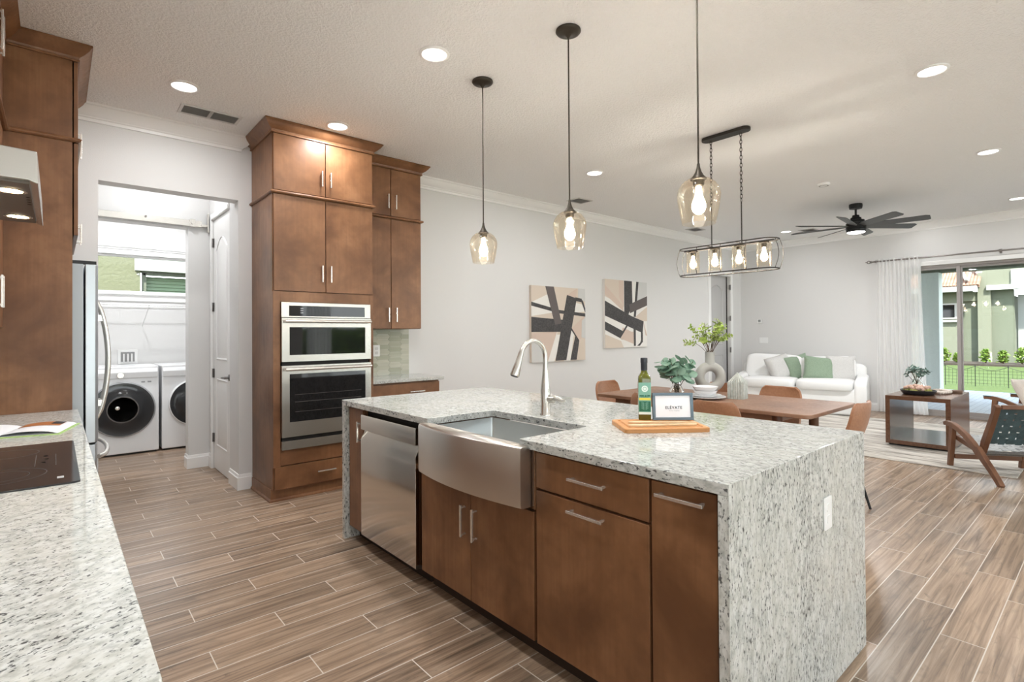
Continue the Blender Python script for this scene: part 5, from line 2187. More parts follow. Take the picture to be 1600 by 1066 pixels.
canvas('abstract_painting', 'right abstract canvas of dark crossing bars, nearer the corner door', 6.150, 7.205, 1.122, 2.152, 'canvas_white', [
    ('canvas_beige', [(0, 1.0), (0.42, 1.0), (0.42, 0.62), (0.0, 0.75)]),
    ('canvas_blush', [(0, 0.92), (0.42, 0.62), (0.42, 0.54), (0, 0.78)]),
    ('canvas_blush', [(0.32, 1.0), (0.43, 1.0), (0.43, 0.60), (0.32, 0.75)]),
    ('canvas_grey', [(0.74, 1.0), (1.0, 1.0), (1.0, 0.80), (0.70, 0.68)]),
    ('canvas_beige', [(0.0, 0.20), (0.36, 0.10), (0.42, 0.0), (0, 0)]),
    ('canvas_blush', [(0.36, 0.12), (0.66, 0.24), (0.66, 0.10), (0.40, 0.20)]),
    ('canvas_blush', [(0.40, 0.30), (0.66, 0.22), (0.66, 0.05), (0.34, 0.14)]),
    ('canvas_beige', [(0.70, 0.46), (1.0, 0.62), (1.0, 0.40), (0.86, 0.40)]),
    ('canvas_blush', [(0.91, 0.38), (1.0, 0.17), (0.96, 0.18)]),
    ('charcoal', [(0.44, 1.0), (0.625, 1.0), (0.635, 0.66), (0.54, 0.50), (0.44, 0.52)]),
    ('charcoal', [(0.735, 1.0), (0.79, 1.0), (0.715, 0.46), (0.665, 0.46)]),
    ('charcoal', [(0, 0.685), (0, 0.47), (0.88, 0.215), (0.91, 0.395), (0.60, 0.475)]),
    ('charcoal', [(0, 0.385), (0, 0.265), (0.33, 0.145), (0.40, 0.245)]),
    ('charcoal', bar((0.33, 0.15), (0.50, 0.325), 0.03)),
    ('charcoal', [(0.66, 0.29), (0.71, 0.27), (0.71, 0.02), (0.665, 0.02)]),
    ('charcoal', [(0.84, 0.24), (0.885, 0.22), (0.885, 0.08), (0.81, 0.02), (0.745, 0.02), (0.82, 0.065), (0.845, 0.11)]),
    ('taupe_paint', [(0.555, 0.645), (1.0, 0.79), (1.0, 0.645), (0.575, 0.515)]),
])

# ================================================================== THINGS ON THE ISLAND
BD = R(-38.1)            # board direction in plan
bcx, bcy = 2.075, 1.385
o = thing('cutting_board', 'orange wooden cutting board with a juice groove on the island', 'cutting board', (bcx, bcy, IT), BD)
Mb = Matrix.Translation((bcx, bcy, IT)) @ Matrix.Rotation(BD, 4, 'Z')


def L(a, b, z):
    return Mb @ Vector((a, b, z))


m = MB()
BW, BD_ = 0.188, 0.128
outer = rounded(-BW, BW, -BD_, BD_, 0.018, 4)
g1 = rounded(-BW + 0.022, BW - 0.022, -BD_ + 0.022, BD_ - 0.022, 0.014, 4)
g2 = rounded(-BW + 0.026, BW - 0.026, -BD_ + 0.026, BD_ - 0.026, 0.012, 4)
g3 = rounded(-BW + 0.031, BW - 0.031, -BD_ + 0.031, BD_ - 0.031, 0.010, 4)
g4 = rounded(-BW + 0.035, BW - 0.035, -BD_ + 0.035, BD_ - 0.035, 0.008, 4)
rings = [(outer, 0.0005), (outer, 0.017), (rounded(-BW + 0.003, BW - 0.003, -BD_ + 0.003, BD_ - 0.003, 0.016, 4), 0.020), (g1, 0.020), (g2, 0.015), (g3, 0.015), (g4, 0.020)]
k = len(outer)
vs = [L(a, b, z) for ring, z in rings for a, b in ring]
fs = []
for i in range(len(rings) - 1):
    for j in range(k):
        j2 = (j + 1) % k
        fs.append((i * k + j, i * k + j2, (i + 1) * k + j2, (i + 1) * k + j))
fs.append(tuple((len(rings) - 1) * k + j for j in range(k)))
fs.append(tuple(range(k - 1, -1, -1)))
m.add(vs, fs)
m.build('board', MT['board_wood'], o, angle=30)

BT = IT + 0.0205
# olive oil bottle
bx, by = 2.127, 1.498
o = thing('oil_bottle', 'square green olive oil bottle standing on the cutting board', 'bottle', (bx, by, BT), BD)
Mo = Matrix.Translation((bx, by, BT)) @ Matrix.Rotation(R(-50), 4, 'Z')


def LO(a, b, z):
    return Mo @ Vector((a, b, z))


m = MB()
hs = 0.0290


def sq(h, r_):
    return rounded(-h, h, -h, h, r_, 4)


rings = [(sq(hs - 0.002, 0.006), 0.0), (sq(hs, 0.007), 0.004), (sq(hs, 0.007), 0.192), (sq(hs * 0.94, 0.012), 0.203), (sq(hs * 0.74, 0.017), 0.213), (sq(0.0155, 0.0154), 0.223), (sq(0.0135, 0.0134), 0.232), (sq(0.0132, 0.0131), 0.24)]
k = len(rings[0][0])
vs = [LO(a, b, z) for ring, z in rings for a, b in ring]
fs = []
for i in range(len(rings) - 1):
    for j in range(k):
        j2 = (j + 1) % k
        fs.append((i * k + j, i * k + j2, (i + 1) * k + j2, (i + 1) * k + j))
fs.append(tuple(range(k - 1, -1, -1)))
m.add(vs, fs)
m.build('bottle_glass', MT['oil_glass'], o, angle=50)
m = MB()
m.lathe([(0.0145, 0.232), (0.0155, 0.236), (0.0155, 0.266), (0.0165, 0.270), (0.0165, 0.289), (0.015, 0.292), (0.0, 0.292)], (0, 0, 0), 20)
m.v = [tuple(LO(*q)) for q in m.v]
m.build('cap', MT['cap_dark'], o, angle=40)


def lab(name, mat, a0, a1, z0, z1, d=0.0):
    m = MB().box(a0, a1, -hs - 0.0008 - d, -hs - 0.0002, z0, z1)
    m.v = [tuple(LO(*q)) for q in m.v]
    return m.build(name, MT[mat], o)


lb = lab('label', 'label_green', -0.0285, 0.0285, 0.026, 0.176)
m = MB().box(-0.026, 0.026, -hs - 0.0014, -hs - 0.0007, 0.040, 0.088)
m.v = [tuple(LO(*q)) for q in m.v]
m.build('label_leaf_panel', MT['label_dark'], lb)
m = MB().box(-0.0265, 0.0265, -hs - 0.0016, -hs - 0.0007, 0.0935, 0.104)
m.v = [tuple(LO(*q)) for q in m.v]
m.build('label_band', MT['label_yellow'], lb)
m = MB().box(-0.0285, 0.0285, -hs - 0.0014, -hs - 0.0007, 0.026, 0.037)
m.v = [tuple(LO(*q)) for q in m.v]
m.build('label_footer', MT['label_white'], lb)
m = MB()
m.lathe([(0.0, 0.0), (0.015, 0.0), (0.015, 0.0006), (0.0, 0.0006)], (0, -hs - 0.0007, 0.147), 24, mat=Matrix.Rotation(R(90), 3, 'X'))
m.v = [tuple(LO(*q)) for q in m.v]
m.build('label_roundel', MT['label_white'], lb)
m = MB()
for (a0, a1, z0, z1) in ((-0.024, -0.004, 0.111, 0.117), (-0.001, 0.008, 0.110, 0.117), (0.011, 0.024, 0.111, 0.118), (-0.020, 0.018, 0.107, 0.109)):
    m.box(a0, a1, -hs - 0.0016, -hs - 0.0007, z0, z1)
rb = random.Random(5)
m.v = [tuple(LO(*q)) for q in m.v]
m.build('label_marks', MT['label_dark'], lb)
m = MB()
for i in range(7):
    a = R(60 + i * 10)
    for sg in (1, -1):
        p0 = Vector((sg * 0.003, -hs - 0.0018, 0.048 + i * 0.005))
        p1 = p0 + Vector((sg * 0.014, 0, 0.007))
        m.add([p0, p0 + Vector((0, 0, 0.003)), p1 + Vector((0, 0, 0.001)), p1], [(0, 1, 2, 3)])
m.v = [tuple(LO(*q)) for q in m.v]
m.build('label_leaf_art', MT['label_green'], lb)
m = MB().lathe([(0.007, 0.0), (0.009, 0.0), (0.009, 0.0005), (0.007, 0.0005)], (0, -hs - 0.0014, 0.147), 20, mat=Matrix.Rotation(R(90), 3, 'X'), closed=True)
m.v = [tuple(LO(*q)) for q in m.v]
m.build('label_ring', MT['label_green'], lb)

# picture frame with lettering
fcx, fcy = 2.196, 1.384
o = thing('photo_frame', 'blue grey tabletop frame with a white card reading ELÉVATE', 'frame', (fcx, fcy, BT), BD)
tilt = R(-7)
Mf = Matrix.Translation((fcx, fcy, BT)) @ Matrix.Rotation(R(-41.5), 4, 'Z') @ Matrix.Rotation(tilt, 4, 'X')


def LF(a, b, z):
    return Mf @ Vector((a, b, z))


FW, FH, FB = 0.0955, 0.128, 0.0135
m = MB()
for (a0, a1, z0, z1) in ((-FW, FW, FH - FB, FH), (-FW, FW, 0, FB), (-FW, -FW + FB, FB, FH - FB), (FW - FB, FW, FB, FH - FB)):
    m.box(a0, a1, 0, 0.014, z0, z1)
m.v = [tuple(LF(*q)) for q in m.v]
m.build('frame', MT['frame_blue'], o, bevel=0.0015)
m = MB().box(-FW + FB - 0.001, FW - FB + 0.001, 0.005, 0.010, FB - 0.001, FH - FB + 0.001)
m.v = [tuple(LF(*q)) for q in m.v]
cd = m.build('card', MT['paper'], o)
Rx = Matrix.Rotation(R(90), 4, 'X')
text_mesh('ELÉVATE', 0.0185, MT['ink'], cd, Mf @ Matrix.Translation((0.004, 0.0045, 0.058)) @ Rx, 'lettering', space=1.15, offset=0.0002)
text_mesh('Home Staging', 0.0068, MT['ink_light'], cd, Mf @ Matrix.Translation((0.006, 0.0045, 0.0445)) @ Rx, 'lettering', space=1.25)
m = MB().prism([(0.0142, 0.095), (0.0165, 0.095), (0.048, 0.004), (0.045, 0.004)], lambda a, b, dd: LF(dd, a, b), -0.02, 0.02)
m.build('stand', MT['frame_blue'], o)


# pale wooden spreaders
def spreader(label, p0, p1, z, flip):
    p0, p1 = Vector(p0), Vector(p1)
    d = p1 - p0
    ang_ = math.atan2(d.y, d.x)
    Ls = d.length
    c = (p0 + p1) / 2
    M = Matrix.Translation((c.x, c.y, z)) @ Matrix.Rotation(ang_, 4, 'Z')
    pl = [(-0.5, 0.0), (-0.46, -0.012), (-0.36, -0.017), (-0.20, -0.016), (-0.08, -0.009), (0.05, -0.0065), (0.46, -0.0075), (0.5, -0.004), (0.5, 0.004), (0.46, 0.0075), (0.0, 0.007), (-0.15, 0.010), (-0.40, 0.011)]
    m = MB().prism(pl, lambda a, b, dd: M @ Vector((a * Ls, b * (1 if not flip else -1), dd)), 0.0, 0.0085)
    ob = m.build('wooden_spreader', MT['pale_wood'], None, origin=tuple(c.to_tuple()[:2]) + (z,), bevel=0.002)
    tag(ob, label, 'spreader', 'wooden spreaders')


spreader('pale wooden spreader nearer the frame on the cutting board', (1.968, 1.476), (2.193, 1.262), BT, True)
spreader('pale wooden spreader nearer the front edge of the cutting board', (1.905, 1.428), (2.150, 1.240), BT, False)

# ================================================================== DINING SET
TBX0, TBX1, TBY0, TBY1, TZ = 4.018, 5.020, 1.448, 3.400, 0.755
tb = thing('dining_table', 'long brown wooden dining table with rounded corners', 'table', (4.52, 2.42, 0))
m = MB().prism(rounded(TBX0, TBX1, TBY0, TBY1, 0.045, 6), xy, TZ - 0.030, TZ)
m.build('tabletop', MT['table_wood'], tb, bevel=0.006, seg=3)
m = MB()
for q in ((4.14, 4.165, 1.72, 3.25), (4.875, 4.90, 1.72, 3.25), (4.165, 4.875, 1.72, 1.745), (4.165, 4.875, 3.225, 3.25)):
    m.box(*q, TZ - 0.095, TZ - 0.031)
m.build('apron', MT['table_wood'], tb, bevel=0.002)
for x in (4.17, 4.90):
    for y in (1.735, 3.05):
        MB().tube([(x, y, 0), (x, y, TZ - 0.0305)], [0.028, 0.040], 20).build('leg', MT['walnut'], tb, angle=50)


def chair_at(root_loc, rz, label, proto=[None]):
    if proto[0] is None:
        o = thing('dining_chair', label, 'dining chair', (0, 0, 0), 0, 'tan leather chairs around the dining table')
        # local: faces +y, seat centre at origin

        def shell(u, v):
            # u across 0..1, v from front of seat 0 to top of back 1
            s_ = 2 * u - 1
            if v < 0.5:
                t = v / 0.5
                y = 0.22 - 0.36 * t
                z = 0.455 - 0.02 * math.sin(PI * t)
                hw = 0.225 - 0.01 * t
                z += 0.020 * s_ * s_
            else:
                t = (v - 0.5) / 0.5
                ang_ = t
                y = -0.14 - 0.125 * (1 - (1 - t) ** 2) * 0.9 - 0.03 * t
                z = 0.455 + 0.375 * t ** 1.25
                hw = 0.215 - 0.028 * t
                y += 0.055 * s_ * s_ * (1 - 0.3 * t)
            # rounded top corners
            if v > 0.88:
                q = (v - 0.88) / 0.12
                hw -= 0.05 * (1 - (1 - q * q) ** 0.5)
            if v < 0.08:
                q = (0.08 - v) / 0.08
                hw -= 0.04 * q * q
            return (s_ * hw, y, z)
        m = MB().grid(shell, 17, 45)
        sh = m.build('leather_shell', MT['leather_tan'], o, angle=80, solid=0.022)
        md = sh.modifiers.new('round', 'BEVEL')
        md.width = 0.009
        md.segments = 3
        md.limit_method = 'ANGLE'
        md.angle_limit = R(50)
        m = MB()
        m.tube([(-0.15, 0.14, 0.432), (0.15, 0.14, 0.432)], 0.009, 8)
        m.tube([(-0.15, -0.13, 0.425), (0.15, -0.13, 0.425)], 0.009, 8)
        m.tube([(-0.15, -0.13, 0.425), (-0.15, 0.14, 0.432)], 0.009, 8)
        m.tube([(0.15, -0.13, 0.425), (0.15, 0.14, 0.432)], 0.009, 8)
        m.build('under_frame', MT['black_metal'], o)
        for sx in (-1, 1):
            for y0, y1 in ((0.14, 0.205), (-0.13, -0.235)):
                m = MB().tube([(sx * 0.15, y0, 0.43), (sx * 0.205, y1, 0.0)], [0.012, 0.009], 8)
                m.build('leg', MT['black_metal'], o)
        proto[0] = o
        o.location = root_loc
        o.rotation_euler = (0, 0, rz)
        WM[o.name] = Matrix.Translation(root_loc) @ Matrix.Rotation(rz, 4, 'Z')
        return o
    return dup(proto[0], root_loc, rz, label)


# near side chairs face +x: local +y -> +x is rotz -90
chair_at((4.03, 2.615, 0), R(-90), 'tan leather chair behind the oil bottle, near side of the table')
chair_at((3.99, 2.010, 0), R(-90), 'tan leather chair on the near side, right of the card frame')
chair_at((4.90, 2.665, 0), R(90), 'tan leather chair mostly hidden behind the ribbed lantern')
chair_at((4.94, 2.125, 0), R(90), 'tan leather chair on the far side, in front of the sofa')
chair_at((4.50, 3.400, 0), R(180), 'tan leather chair at the far left head of the table')
chair_at((4.465, 1.500, 0), 0.0, 'tan leather chair at the right head of the table, next to the granite end')


def leaves_on(mb, path_pts, n, size, rr, roundish=1.0, droop=0.3):
    pts = [Vector(p) for p in path_pts]
    for k in range(n):
        t = 0.30 + 0.70 * (k + rr.random() * 0.5) / n
        f = min(t, 0.999) * (len(pts) - 1)
        i = int(f)
        p = pts[i].lerp(pts[i + 1], f - i)
        d = (pts[i + 1] - pts[i]).normalized()
        a = k * 2.4 + rr.uniform(-0.4, 0.4)
        side = d.orthogonal().normalized()
        side = Matrix.Rotation(a, 3, d) @ side
        out = (side + d * 0.5).normalized()
        out = (out + Vector((0, 0, -droop * rr.random()))).normalized()
        w_ = out.cross(d)
        if w_.length < 1e-3:
            w_ = out.orthogonal()
        w_.normalize()
        nn = out.cross(w_)
        S_ = size * rr.uniform(0.75, 1.2)
        prof = [(0.0, 0.02), (0.12, 0.16), (0.3, 0.36), (0.55, 0.46), (0.8, 0.34), (0.95, 0.14), (1.0, 0.0)]
        vs = []
        for (u, h) in prof:
            cup = 0.10 * math.sin(PI * u)
            vs.append(p + out * (u * S_) + w_ * (h * S_ * roundish) + nn * (cup * S_ * 0.6))
            vs.append(p + out * (u * S_) - nn * (cup * S_ * 0.25))
            vs.append(p + out * (u * S_) - w_ * (h * S_ * roundish) + nn * (cup * S_ * 0.6))
        fs = []
        for q in range(len(prof) - 1):
            for s_ in (0, 1):
                fs.append((q * 3 + s_, q * 3 + s_ + 1, (q + 1) * 3 + s_ + 1, (q + 1) * 3 + s_))
        mb.add(vs, fs)


def stem_path(base, tip, bend, n=8):
    base, tip, bend = Vector(base), Vector(tip), Vector(bend)
    out = []
    for i in range(n + 1):
        t = i / n
        out.append(base.lerp(tip, t) + bend * math.sin(PI * t))
    return out


# eucalyptus in a clear glass vase
gx, gy = 4.50, 2.80
o = thing('glass_vase', 'clear glass vase of eucalyptus on the dining table behind the card frame', 'vase', (gx, gy, TZ))
m = MB().lathe([(0.0, 0.002), (0.062, 0.002), (0.072, 0.012), (0.070, 0.035), (0.050, 0.070), (0.034, 0.10), (0.032, 0.135), (0.040, 0.155)], (gx, gy, TZ), 32, caps=False)
m.build('glass', MT['clear_glass'], o, angle=60)
rr = random.Random(11)
st, lf = MB(), MB()
for k in range(13):
    a = 2 * PI * k / 13 + rr.uniform(-0.2, 0.2)
    sp_ = rr.uniform(0.07, 0.165)
    h_ = rr.uniform(0.25, 0.38) - sp_ * 0.35
    base = (gx + 0.02 * math.cos(a + 2), gy + 0.02 * math.sin(a + 2), TZ + 0.02)
    tip = (gx + sp_ * math.cos(a), gy + sp_ * math.sin(a), TZ + h_)
    pp = stem_path(base, tip, (0, 0, 0.02))
    st.tube(pp, [0.0032] * 5 + [0.0025] * 4, 5)
    leaves_on(lf, pp[3:], 7, 0.098, rr, 0.95)
st.build('stem', MT['stem_brown'], o)
lf.build('leaves', MT['eucalyptus'], o, angle=60)

# ring vase with lime foliage
vx, vy = 4.86, 2.655
o = thing('ring_vase', 'grey donut-shaped ceramic vase with lime green foliage on the dining table', 'vase', (vx, vy, TZ))
wd = Vector((0.757, -0.653, 0))
m = MB()
RC = 0.104
pts = [Vector((vx, vy, TZ + 0.153)) + wd * (RC * math.cos(2 * PI * i / 40)) + Vector((0, 0, RC * math.sin(2 * PI * i / 40))) for i in range(40)]
m.tube(pts, 0.047, 20, closed=True)
m.lathe([(0.040, 0.0), (0.045, 0.0), (0.05, 0.02), (0.04, 0.04)], (vx, vy, TZ), 24)
m.lathe([(0.052, 0.272), (0.046, 0.292), (0.045, 0.395), (0.047, 0.400), (0.041, 0.400), (0.039, 0.30)], (vx, vy, TZ), 24)
m.build('body', MT['vase_grey'], o, angle=60)
rr = random.Random(4)
st, lf = MB(), MB()
for k in range(24):
    a = 2 * PI * k / 24 + rr.uniform(-0.2, 0.2)
    sp_ = rr.uniform(0.06, 0.17) if k % 4 else rr.uniform(0.20, 0.27)
    if math.sin(a) > 0.5 and k % 2:
        sp_ *= 0.6
    h_ = 0.42 + rr.uniform(0.10, 0.30) - sp_ * 0.45
    base = (vx + 0.015 * math.cos(a), vy + 0.015 * math.sin(a), TZ + 0.37)
    d2 = wd * (sp_ * math.cos(a)) + Vector((0.653, 0.757, 0)) * (sp_ * 0.5 * math.sin(a))
    tip = Vector((vx, vy, TZ + h_ + 0.06)) + d2
    pp = stem_path(base, tip, (0, 0, 0.05 if sp_ > 0.15 else 0.02))
    st.tube(pp, [0.0022] * 5 + [0.0016] * 4, 5)
    leaves_on(lf, pp[2:], 9 if k % 4 else 20, 0.036, rr, 0.95, 0.1)
for k in range(46):
    c = Vector((vx, vy, TZ + 0.645)) + wd * 0.10
    q = Vector((rr.gauss(0, 0.028), rr.gauss(0, 0.028), rr.gauss(0, 0.026)))
    leaves_on(lf, [c + q * 0.6, c + q * 1.3 + Vector((0, 0, 0.004))], 1, 0.034, rr, 0.95)
st.build('stem', MT['stem_brown'], o)
lf.build('leaves', MT['lime_leaf'], o, angle=60)

# plates and bowls
px_, py_ = 4.395, 2.448


def plate(name, label, cat, z, r_, h_, bowl=False, dx=0, dy=0):
    if bowl:
        prof = [(0.0, 0.0), (r_ * 0.55, 0.0), (r_ * 0.62, 0.006), (r_ * 0.86, h_ * 0.5), (r_, h_), (r_ - 0.006, h_), (r_ * 0.80, h_ * 0.52), (r_ * 0.55, 0.010), (0.0, 0.008)]
    else:
        prof = [(0.0, 0.0), (r_ * 0.60, 0.0), (r_ * 0.66, 0.004), (r_, h_), (r_ - 0.003, h_ + 0.002), (r_ * 0.66, 0.009), (0.0, 0.007)]
    m = MB().lathe(prof, (px_ + dx, py_ + dy, z), 40)
    o = m.build(name, MT['china'], None, origin=(px_ + dx, py_ + dy, z), angle=50)
    tag(o, label, cat, 'white tableware stack')


plate('dinner_plate', 'lowest, widest white plate of the stack on the dining table', 'plate', TZ + 0.0005, 0.172, 0.022)
plate('dinner_plate', 'smaller white plate second from the bottom of the tableware stack', 'plate', TZ + 0.0170, 0.138, 0.020)
plate('bowl', 'white bowl wedged just above the two stacked plates', 'bowl', TZ + 0.030, 0.105, 0.045, True)
plate('bowl', 'topmost white bowl of the tableware stack', 'bowl', TZ + 0.0545, 0.110, 0.056, True)

# ribbed house shaped lantern
lx, ly = 4.605, 2.255
o = thing('house_lantern', 'pale green ribbed house-shaped lantern on the dining table', 'lantern', (lx, ly, TZ), R(20))
Ml = Matrix.Translation((lx, ly, TZ)) @ Matrix.Rotation(R(8), 4, 'Z')
m = MB()
hw = 0.062
m.box(-hw, hw, -hw, hw, 0.006, 0.142)
n = 6
for side in range(4):
    Ms = Matrix.Rotation(side * PI / 2, 3, 'Z')
    for i in range(n):
        a = -hw + (i + 0.5) * 2 * hw / n
        p0 = Ms @ Vector((a, -hw, 0.0))
        p1 = Ms @ Vector((a, -hw, 0.145))
        p2 = Ms @ Vector((a * 0.13, -hw * 0.13, 0.216))
        m.tube([p0, p1, p2], [0.0095, 0.0095, 0.004], 7)
m.lathe([(0.0, 0.225), (0.012, 0.222), (0.022, 0.205), (0.06, 0.145), (0.06, 0.14)], (0, 0, 0), 4, mat=Matrix.Rotation(R(45), 3, 'Z'))
m.v = [tuple(Ml @ Vector(q)) for q in m.v]
m.build('body', MT['lantern_glaze'], o, angle=40)
m = MB().lathe([(0.0, 0.232), (0.008, 0.230), (0.010, 0.214), (0.0, 0.21)], (0, 0, 0), 10)
m.v = [tuple(Ml @ Vector(q)) for q in m.v]
m.build('finial', MT['lantern_glaze'], o)

# ================================================================== LIVING AREA
o = MB().box(6.585, 9.55, 0.640, 4.05, 0.0005, 0.011).build('area_rug', MT['rug'], bevel=0.003)
tag(o, 'cream and grey striped woven area rug under the coffee table', 'rug')

RGT = 0.0115
# sofa (set at an angle in the corner)
o = thing('sofa', 'white slipcovered two-seat sofa set at an angle in the corner', 'sofa', (9.85, 3.75, 0), R(13))
SW = MT['sofa_white']
SX0, SX1, SYa, SYb = 9.50, 10.45, 2.62, 4.62
Msf = Matrix.Translation((9.5, 2.60, 0)) @ Matrix.Rotation(R(13), 4, 'Z') @ Matrix.Translation((-9.5, -2.62, 0))
Rsf = Matrix.Rotation(R(13), 3, 'Z')


def sfa(name, mb, **kw):
    mb.v = [tuple(Msf @ Vector(q)) for q in mb.v]
    return mb.build(name, SW, o, **kw)


ym = (SYa + SYb) / 2
sfa('base_skirt', MB().cushion((9.985, ym, 0.222), (0.93, SYb - SYa - 0.04, 0.42), e=0.12))


def arm_mesh(y0, y1):
    m = MB()
    pl = [(SX0, 0.012), (SX0 - 0.004, 0.44), (SX0 + 0.015, 0.525), (SX0 + 0.07, 0.572), (9.72, 0.592), (10.0, 0.605), (10.30, 0.625), (10.40, 0.60), (10.42, 0.55), (10.42, 0.012)]
    m.prism(pl, lambda a, b, dd: (a, dd, b), y0, y1)
    return m


sfa('arm', arm_mesh(SYa, SYa + 0.17), bevel=0.045, seg=5)
sfa('arm', arm_mesh(SYb - 0.17, SYb), bevel=0.045, seg=5)
sfa('back_frame', MB().cushion((10.35, ym, 0.50), (0.17, SYb - SYa - 0.06, 0.62), e=0.2))
hw_ = (SYb - SYa - 0.34) / 2
for sg in (-1, 1):
    sfa('seat_cushion', MB().cushion((9.85, ym + sg * hw_ / 2, 0.475), (0.78, hw_ - 0.01, 0.17), e=0.28, puff=0.14))
    Mc = Matrix.Rotation(R(14), 3, 'Y') @ Matrix.Rotation(R(2 * sg), 3, 'X')
    sfa('back_cushion', MB().cushion((10.17, ym + sg * hw_ / 2, 0.705), (0.25, hw_ + (0.10 if sg > 0 else 0.0), 0.47 if sg > 0 else 0.42), Mc, e=0.34, nu=28))


def throw(label, c, w_, h_, t_, yawd, lean, mat, roll_=0):
    M = Matrix.Rotation(R(yawd), 3, 'Z') @ Matrix.Rotation(R(90 - lean), 3, 'X') @ Matrix.Rotation(R(roll_), 3, 'Z')
    m = MB().pillow(c, w_, h_, t_, M)
    ob = m.build('throw_pillow', MT[mat], None, origin=c, angle=70, weld=True)
    tag(ob, label, 'pillow', 'throw pillows on the sofa')


throw('light grey throw pillow leaning at the left of the sofa', (9.70, 3.97, 0.715), 0.50, 0.46, 0.21, -28, 20, 'pillow_grey', 14)
throw('green throw pillow tucked behind the light grey one', (9.88, 3.735, 0.725), 0.45, 0.44, 0.14, -36, 16, 'pillow_green', 12)
throw('green woven throw pillow facing out at the right of the sofa', (9.80, 3.385, 0.72), 0.47, 0.43, 0.15, -58, 20, 'pillow_green', -7)
throw('pale grey throw pillow half hidden behind the right green pillow', (9.98, 3.10, 0.725), 0.44, 0.45, 0.14, -66, 14, 'pillow_grey', 0)

# coffee table: open box
CT = 0.045
cx0, cx1, cy0, cy1, cz1 = 7.43, 8.50, 1.245, 1.850, 0.592
o = thing('coffee_table', 'dark wood open-box coffee table on the rug', 'coffee table', (8.0, 1.55, RGT))
for nm, b in (('tabletop', (cx0, cx1, cy0, cy1, cz1 - CT, cz1)), ('bottom_shelf', (cx0, cx1, cy0 + CT, cy1 - CT, RGT + 0.02, RGT + 0.02 + CT)), ('side_panel', (cx0, cx1, cy0, cy0 + CT, RGT + 0.02, cz1 - CT)), ('side_panel', (cx0, cx1, cy1 - CT, cy1, RGT + 0.02, cz1 - CT))):
    MB().box(*b).build(nm, MT['coffee_wood'], o, bevel=0.0015)
for q in ((cx0 + 0.03, cx0 + 0.06), (cx1 - 0.06, cx1 - 0.03)):
    MB().box(q[0], q[1], cy0 + 0.03, cy1 - 0.03, RGT, RGT + 0.02).build('plinth', MT['black'], o)

# tray with moss
tx, ty = 7.76, 1.60
o = thing('moss_tray', 'round black tray heaped with dried moss on the coffee table', 'tray', (tx, ty, cz1))
m = MB().lathe([(0.0, 0.001), (0.135, 0.001), (0.150, 0.006), (0.172, 0.040), (0.176, 0.055), (0.168, 0.056), (0.160, 0.040), (0.14, 0.012), (0.0, 0.010)], (tx, ty, cz1), 40)
m.build('tray', MT['tray_dark'], o, angle=40)
rr = random.Random(9)
for nm, mat, cnt in (('moss', 'moss', 46), ('dried_flowers', 'moss_pink', 22)):
    m = MB()
    for k in range(cnt):
        a, q = rr.uniform(0, 6.28), rr.random() ** 0.5 * 0.135
        s_ = rr.uniform(0.016, 0.032)
        m.cushion((tx + q * math.cos(a), ty + q * math.sin(a), cz1 + 0.045 + (0.03 if mat == 'moss_pink' else 0.0) + 0.03 * (1 - q / 0.135)), (s_ * 2, s_ * 2, s_ * 1.5), Euler((rr.random(), rr.random(), rr.random())).to_matrix(), e=0.9, nu=7, nv=5)
    q_ = m.build(nm, MT[mat], o, angle=20)
    q_['kind'] = 'stuff'

# bud vase
vx2, vy2 = 8.16, 1.70
o = thing('glass_vase', 'small clear glass vase with dark sprigs on the coffee table', 'vase', (vx2, vy2, cz1))
m = MB().lathe([(0.0, 0.002), (0.055, 0.002), (0.080, 0.03), (0.085, 0.065), (0.068, 0.11), (0.034, 0.145), (0.026, 0.165), (0.034, 0.178)], (vx2, vy2, cz1), 32, caps=False)
m.build('glass', MT['clear_glass'], o, angle=60)
rr = random.Random(21)
st, lf = MB(), MB()
for k in range(10):
    a = 2 * PI * k / 10
    sp_ = rr.uniform(0.05, 0.125)
    pp = stem_path((vx2 + 0.03 * math.cos(a + 3), vy2 + 0.03 * math.sin(a + 3), cz1 + 0.02), (vx2 + sp_ * math.cos(a), vy2 + sp_ * math.sin(a), cz1 + rr.uniform(0.22, 0.32)), (0, 0, 0.02))
    st.tube(pp, 0.0028, 5)
    leaves_on(lf, pp[5:], 8, 0.055, rr, 0.85, 0.2)
st.build('stem', MT['stem_brown'], o)
lf.build('leaves', MT['dark_leaf'], o, angle=60)

# bead garland and coaster
o = thing('bead_garland', 'pale wooden bead garland coiled on the coffee table', 'beads', (8.12, 1.44, cz1))
m = MB()
for k in range(24):
    a = 2 * PI * k / 24
    m.cushion((8.10 + 0.15 * math.cos(a) + 0.02 * math.sin(3 * a), 1.45 + 0.085 * math.sin(a), cz1 + 0.0215), (0.043, 0.043, 0.043), e=1.0, nu=12, nv=8)
m.build('beads', MT['bead'], o, angle=60)
m = MB().tube([(8.10 + 0.15 * math.cos(2 * PI * k / 36) + 0.02 * math.sin(6 * PI * k / 36), 1.45 + 0.085 * math.sin(2 * PI * k / 36), cz1 + 0.0215) for k in range(36)], 0.003, 5, closed=True)
m.build('cord', MT['bead'], o)
o = MB().lathe([(0.0, 0.0), (0.05, 0.0), (0.055, 0.008), (0.055, 0.028), (0.046, 0.034), (0.03, 0.026), (0.0, 0.024)], (8.27, 1.325, cz1 + 0.0005), 24).build('wooden_dish', MT['bead_dark'], None, origin=(8.27, 1.325, cz1))
tag(o, 'small dark wooden dish at the right end of the coffee table', 'dish')


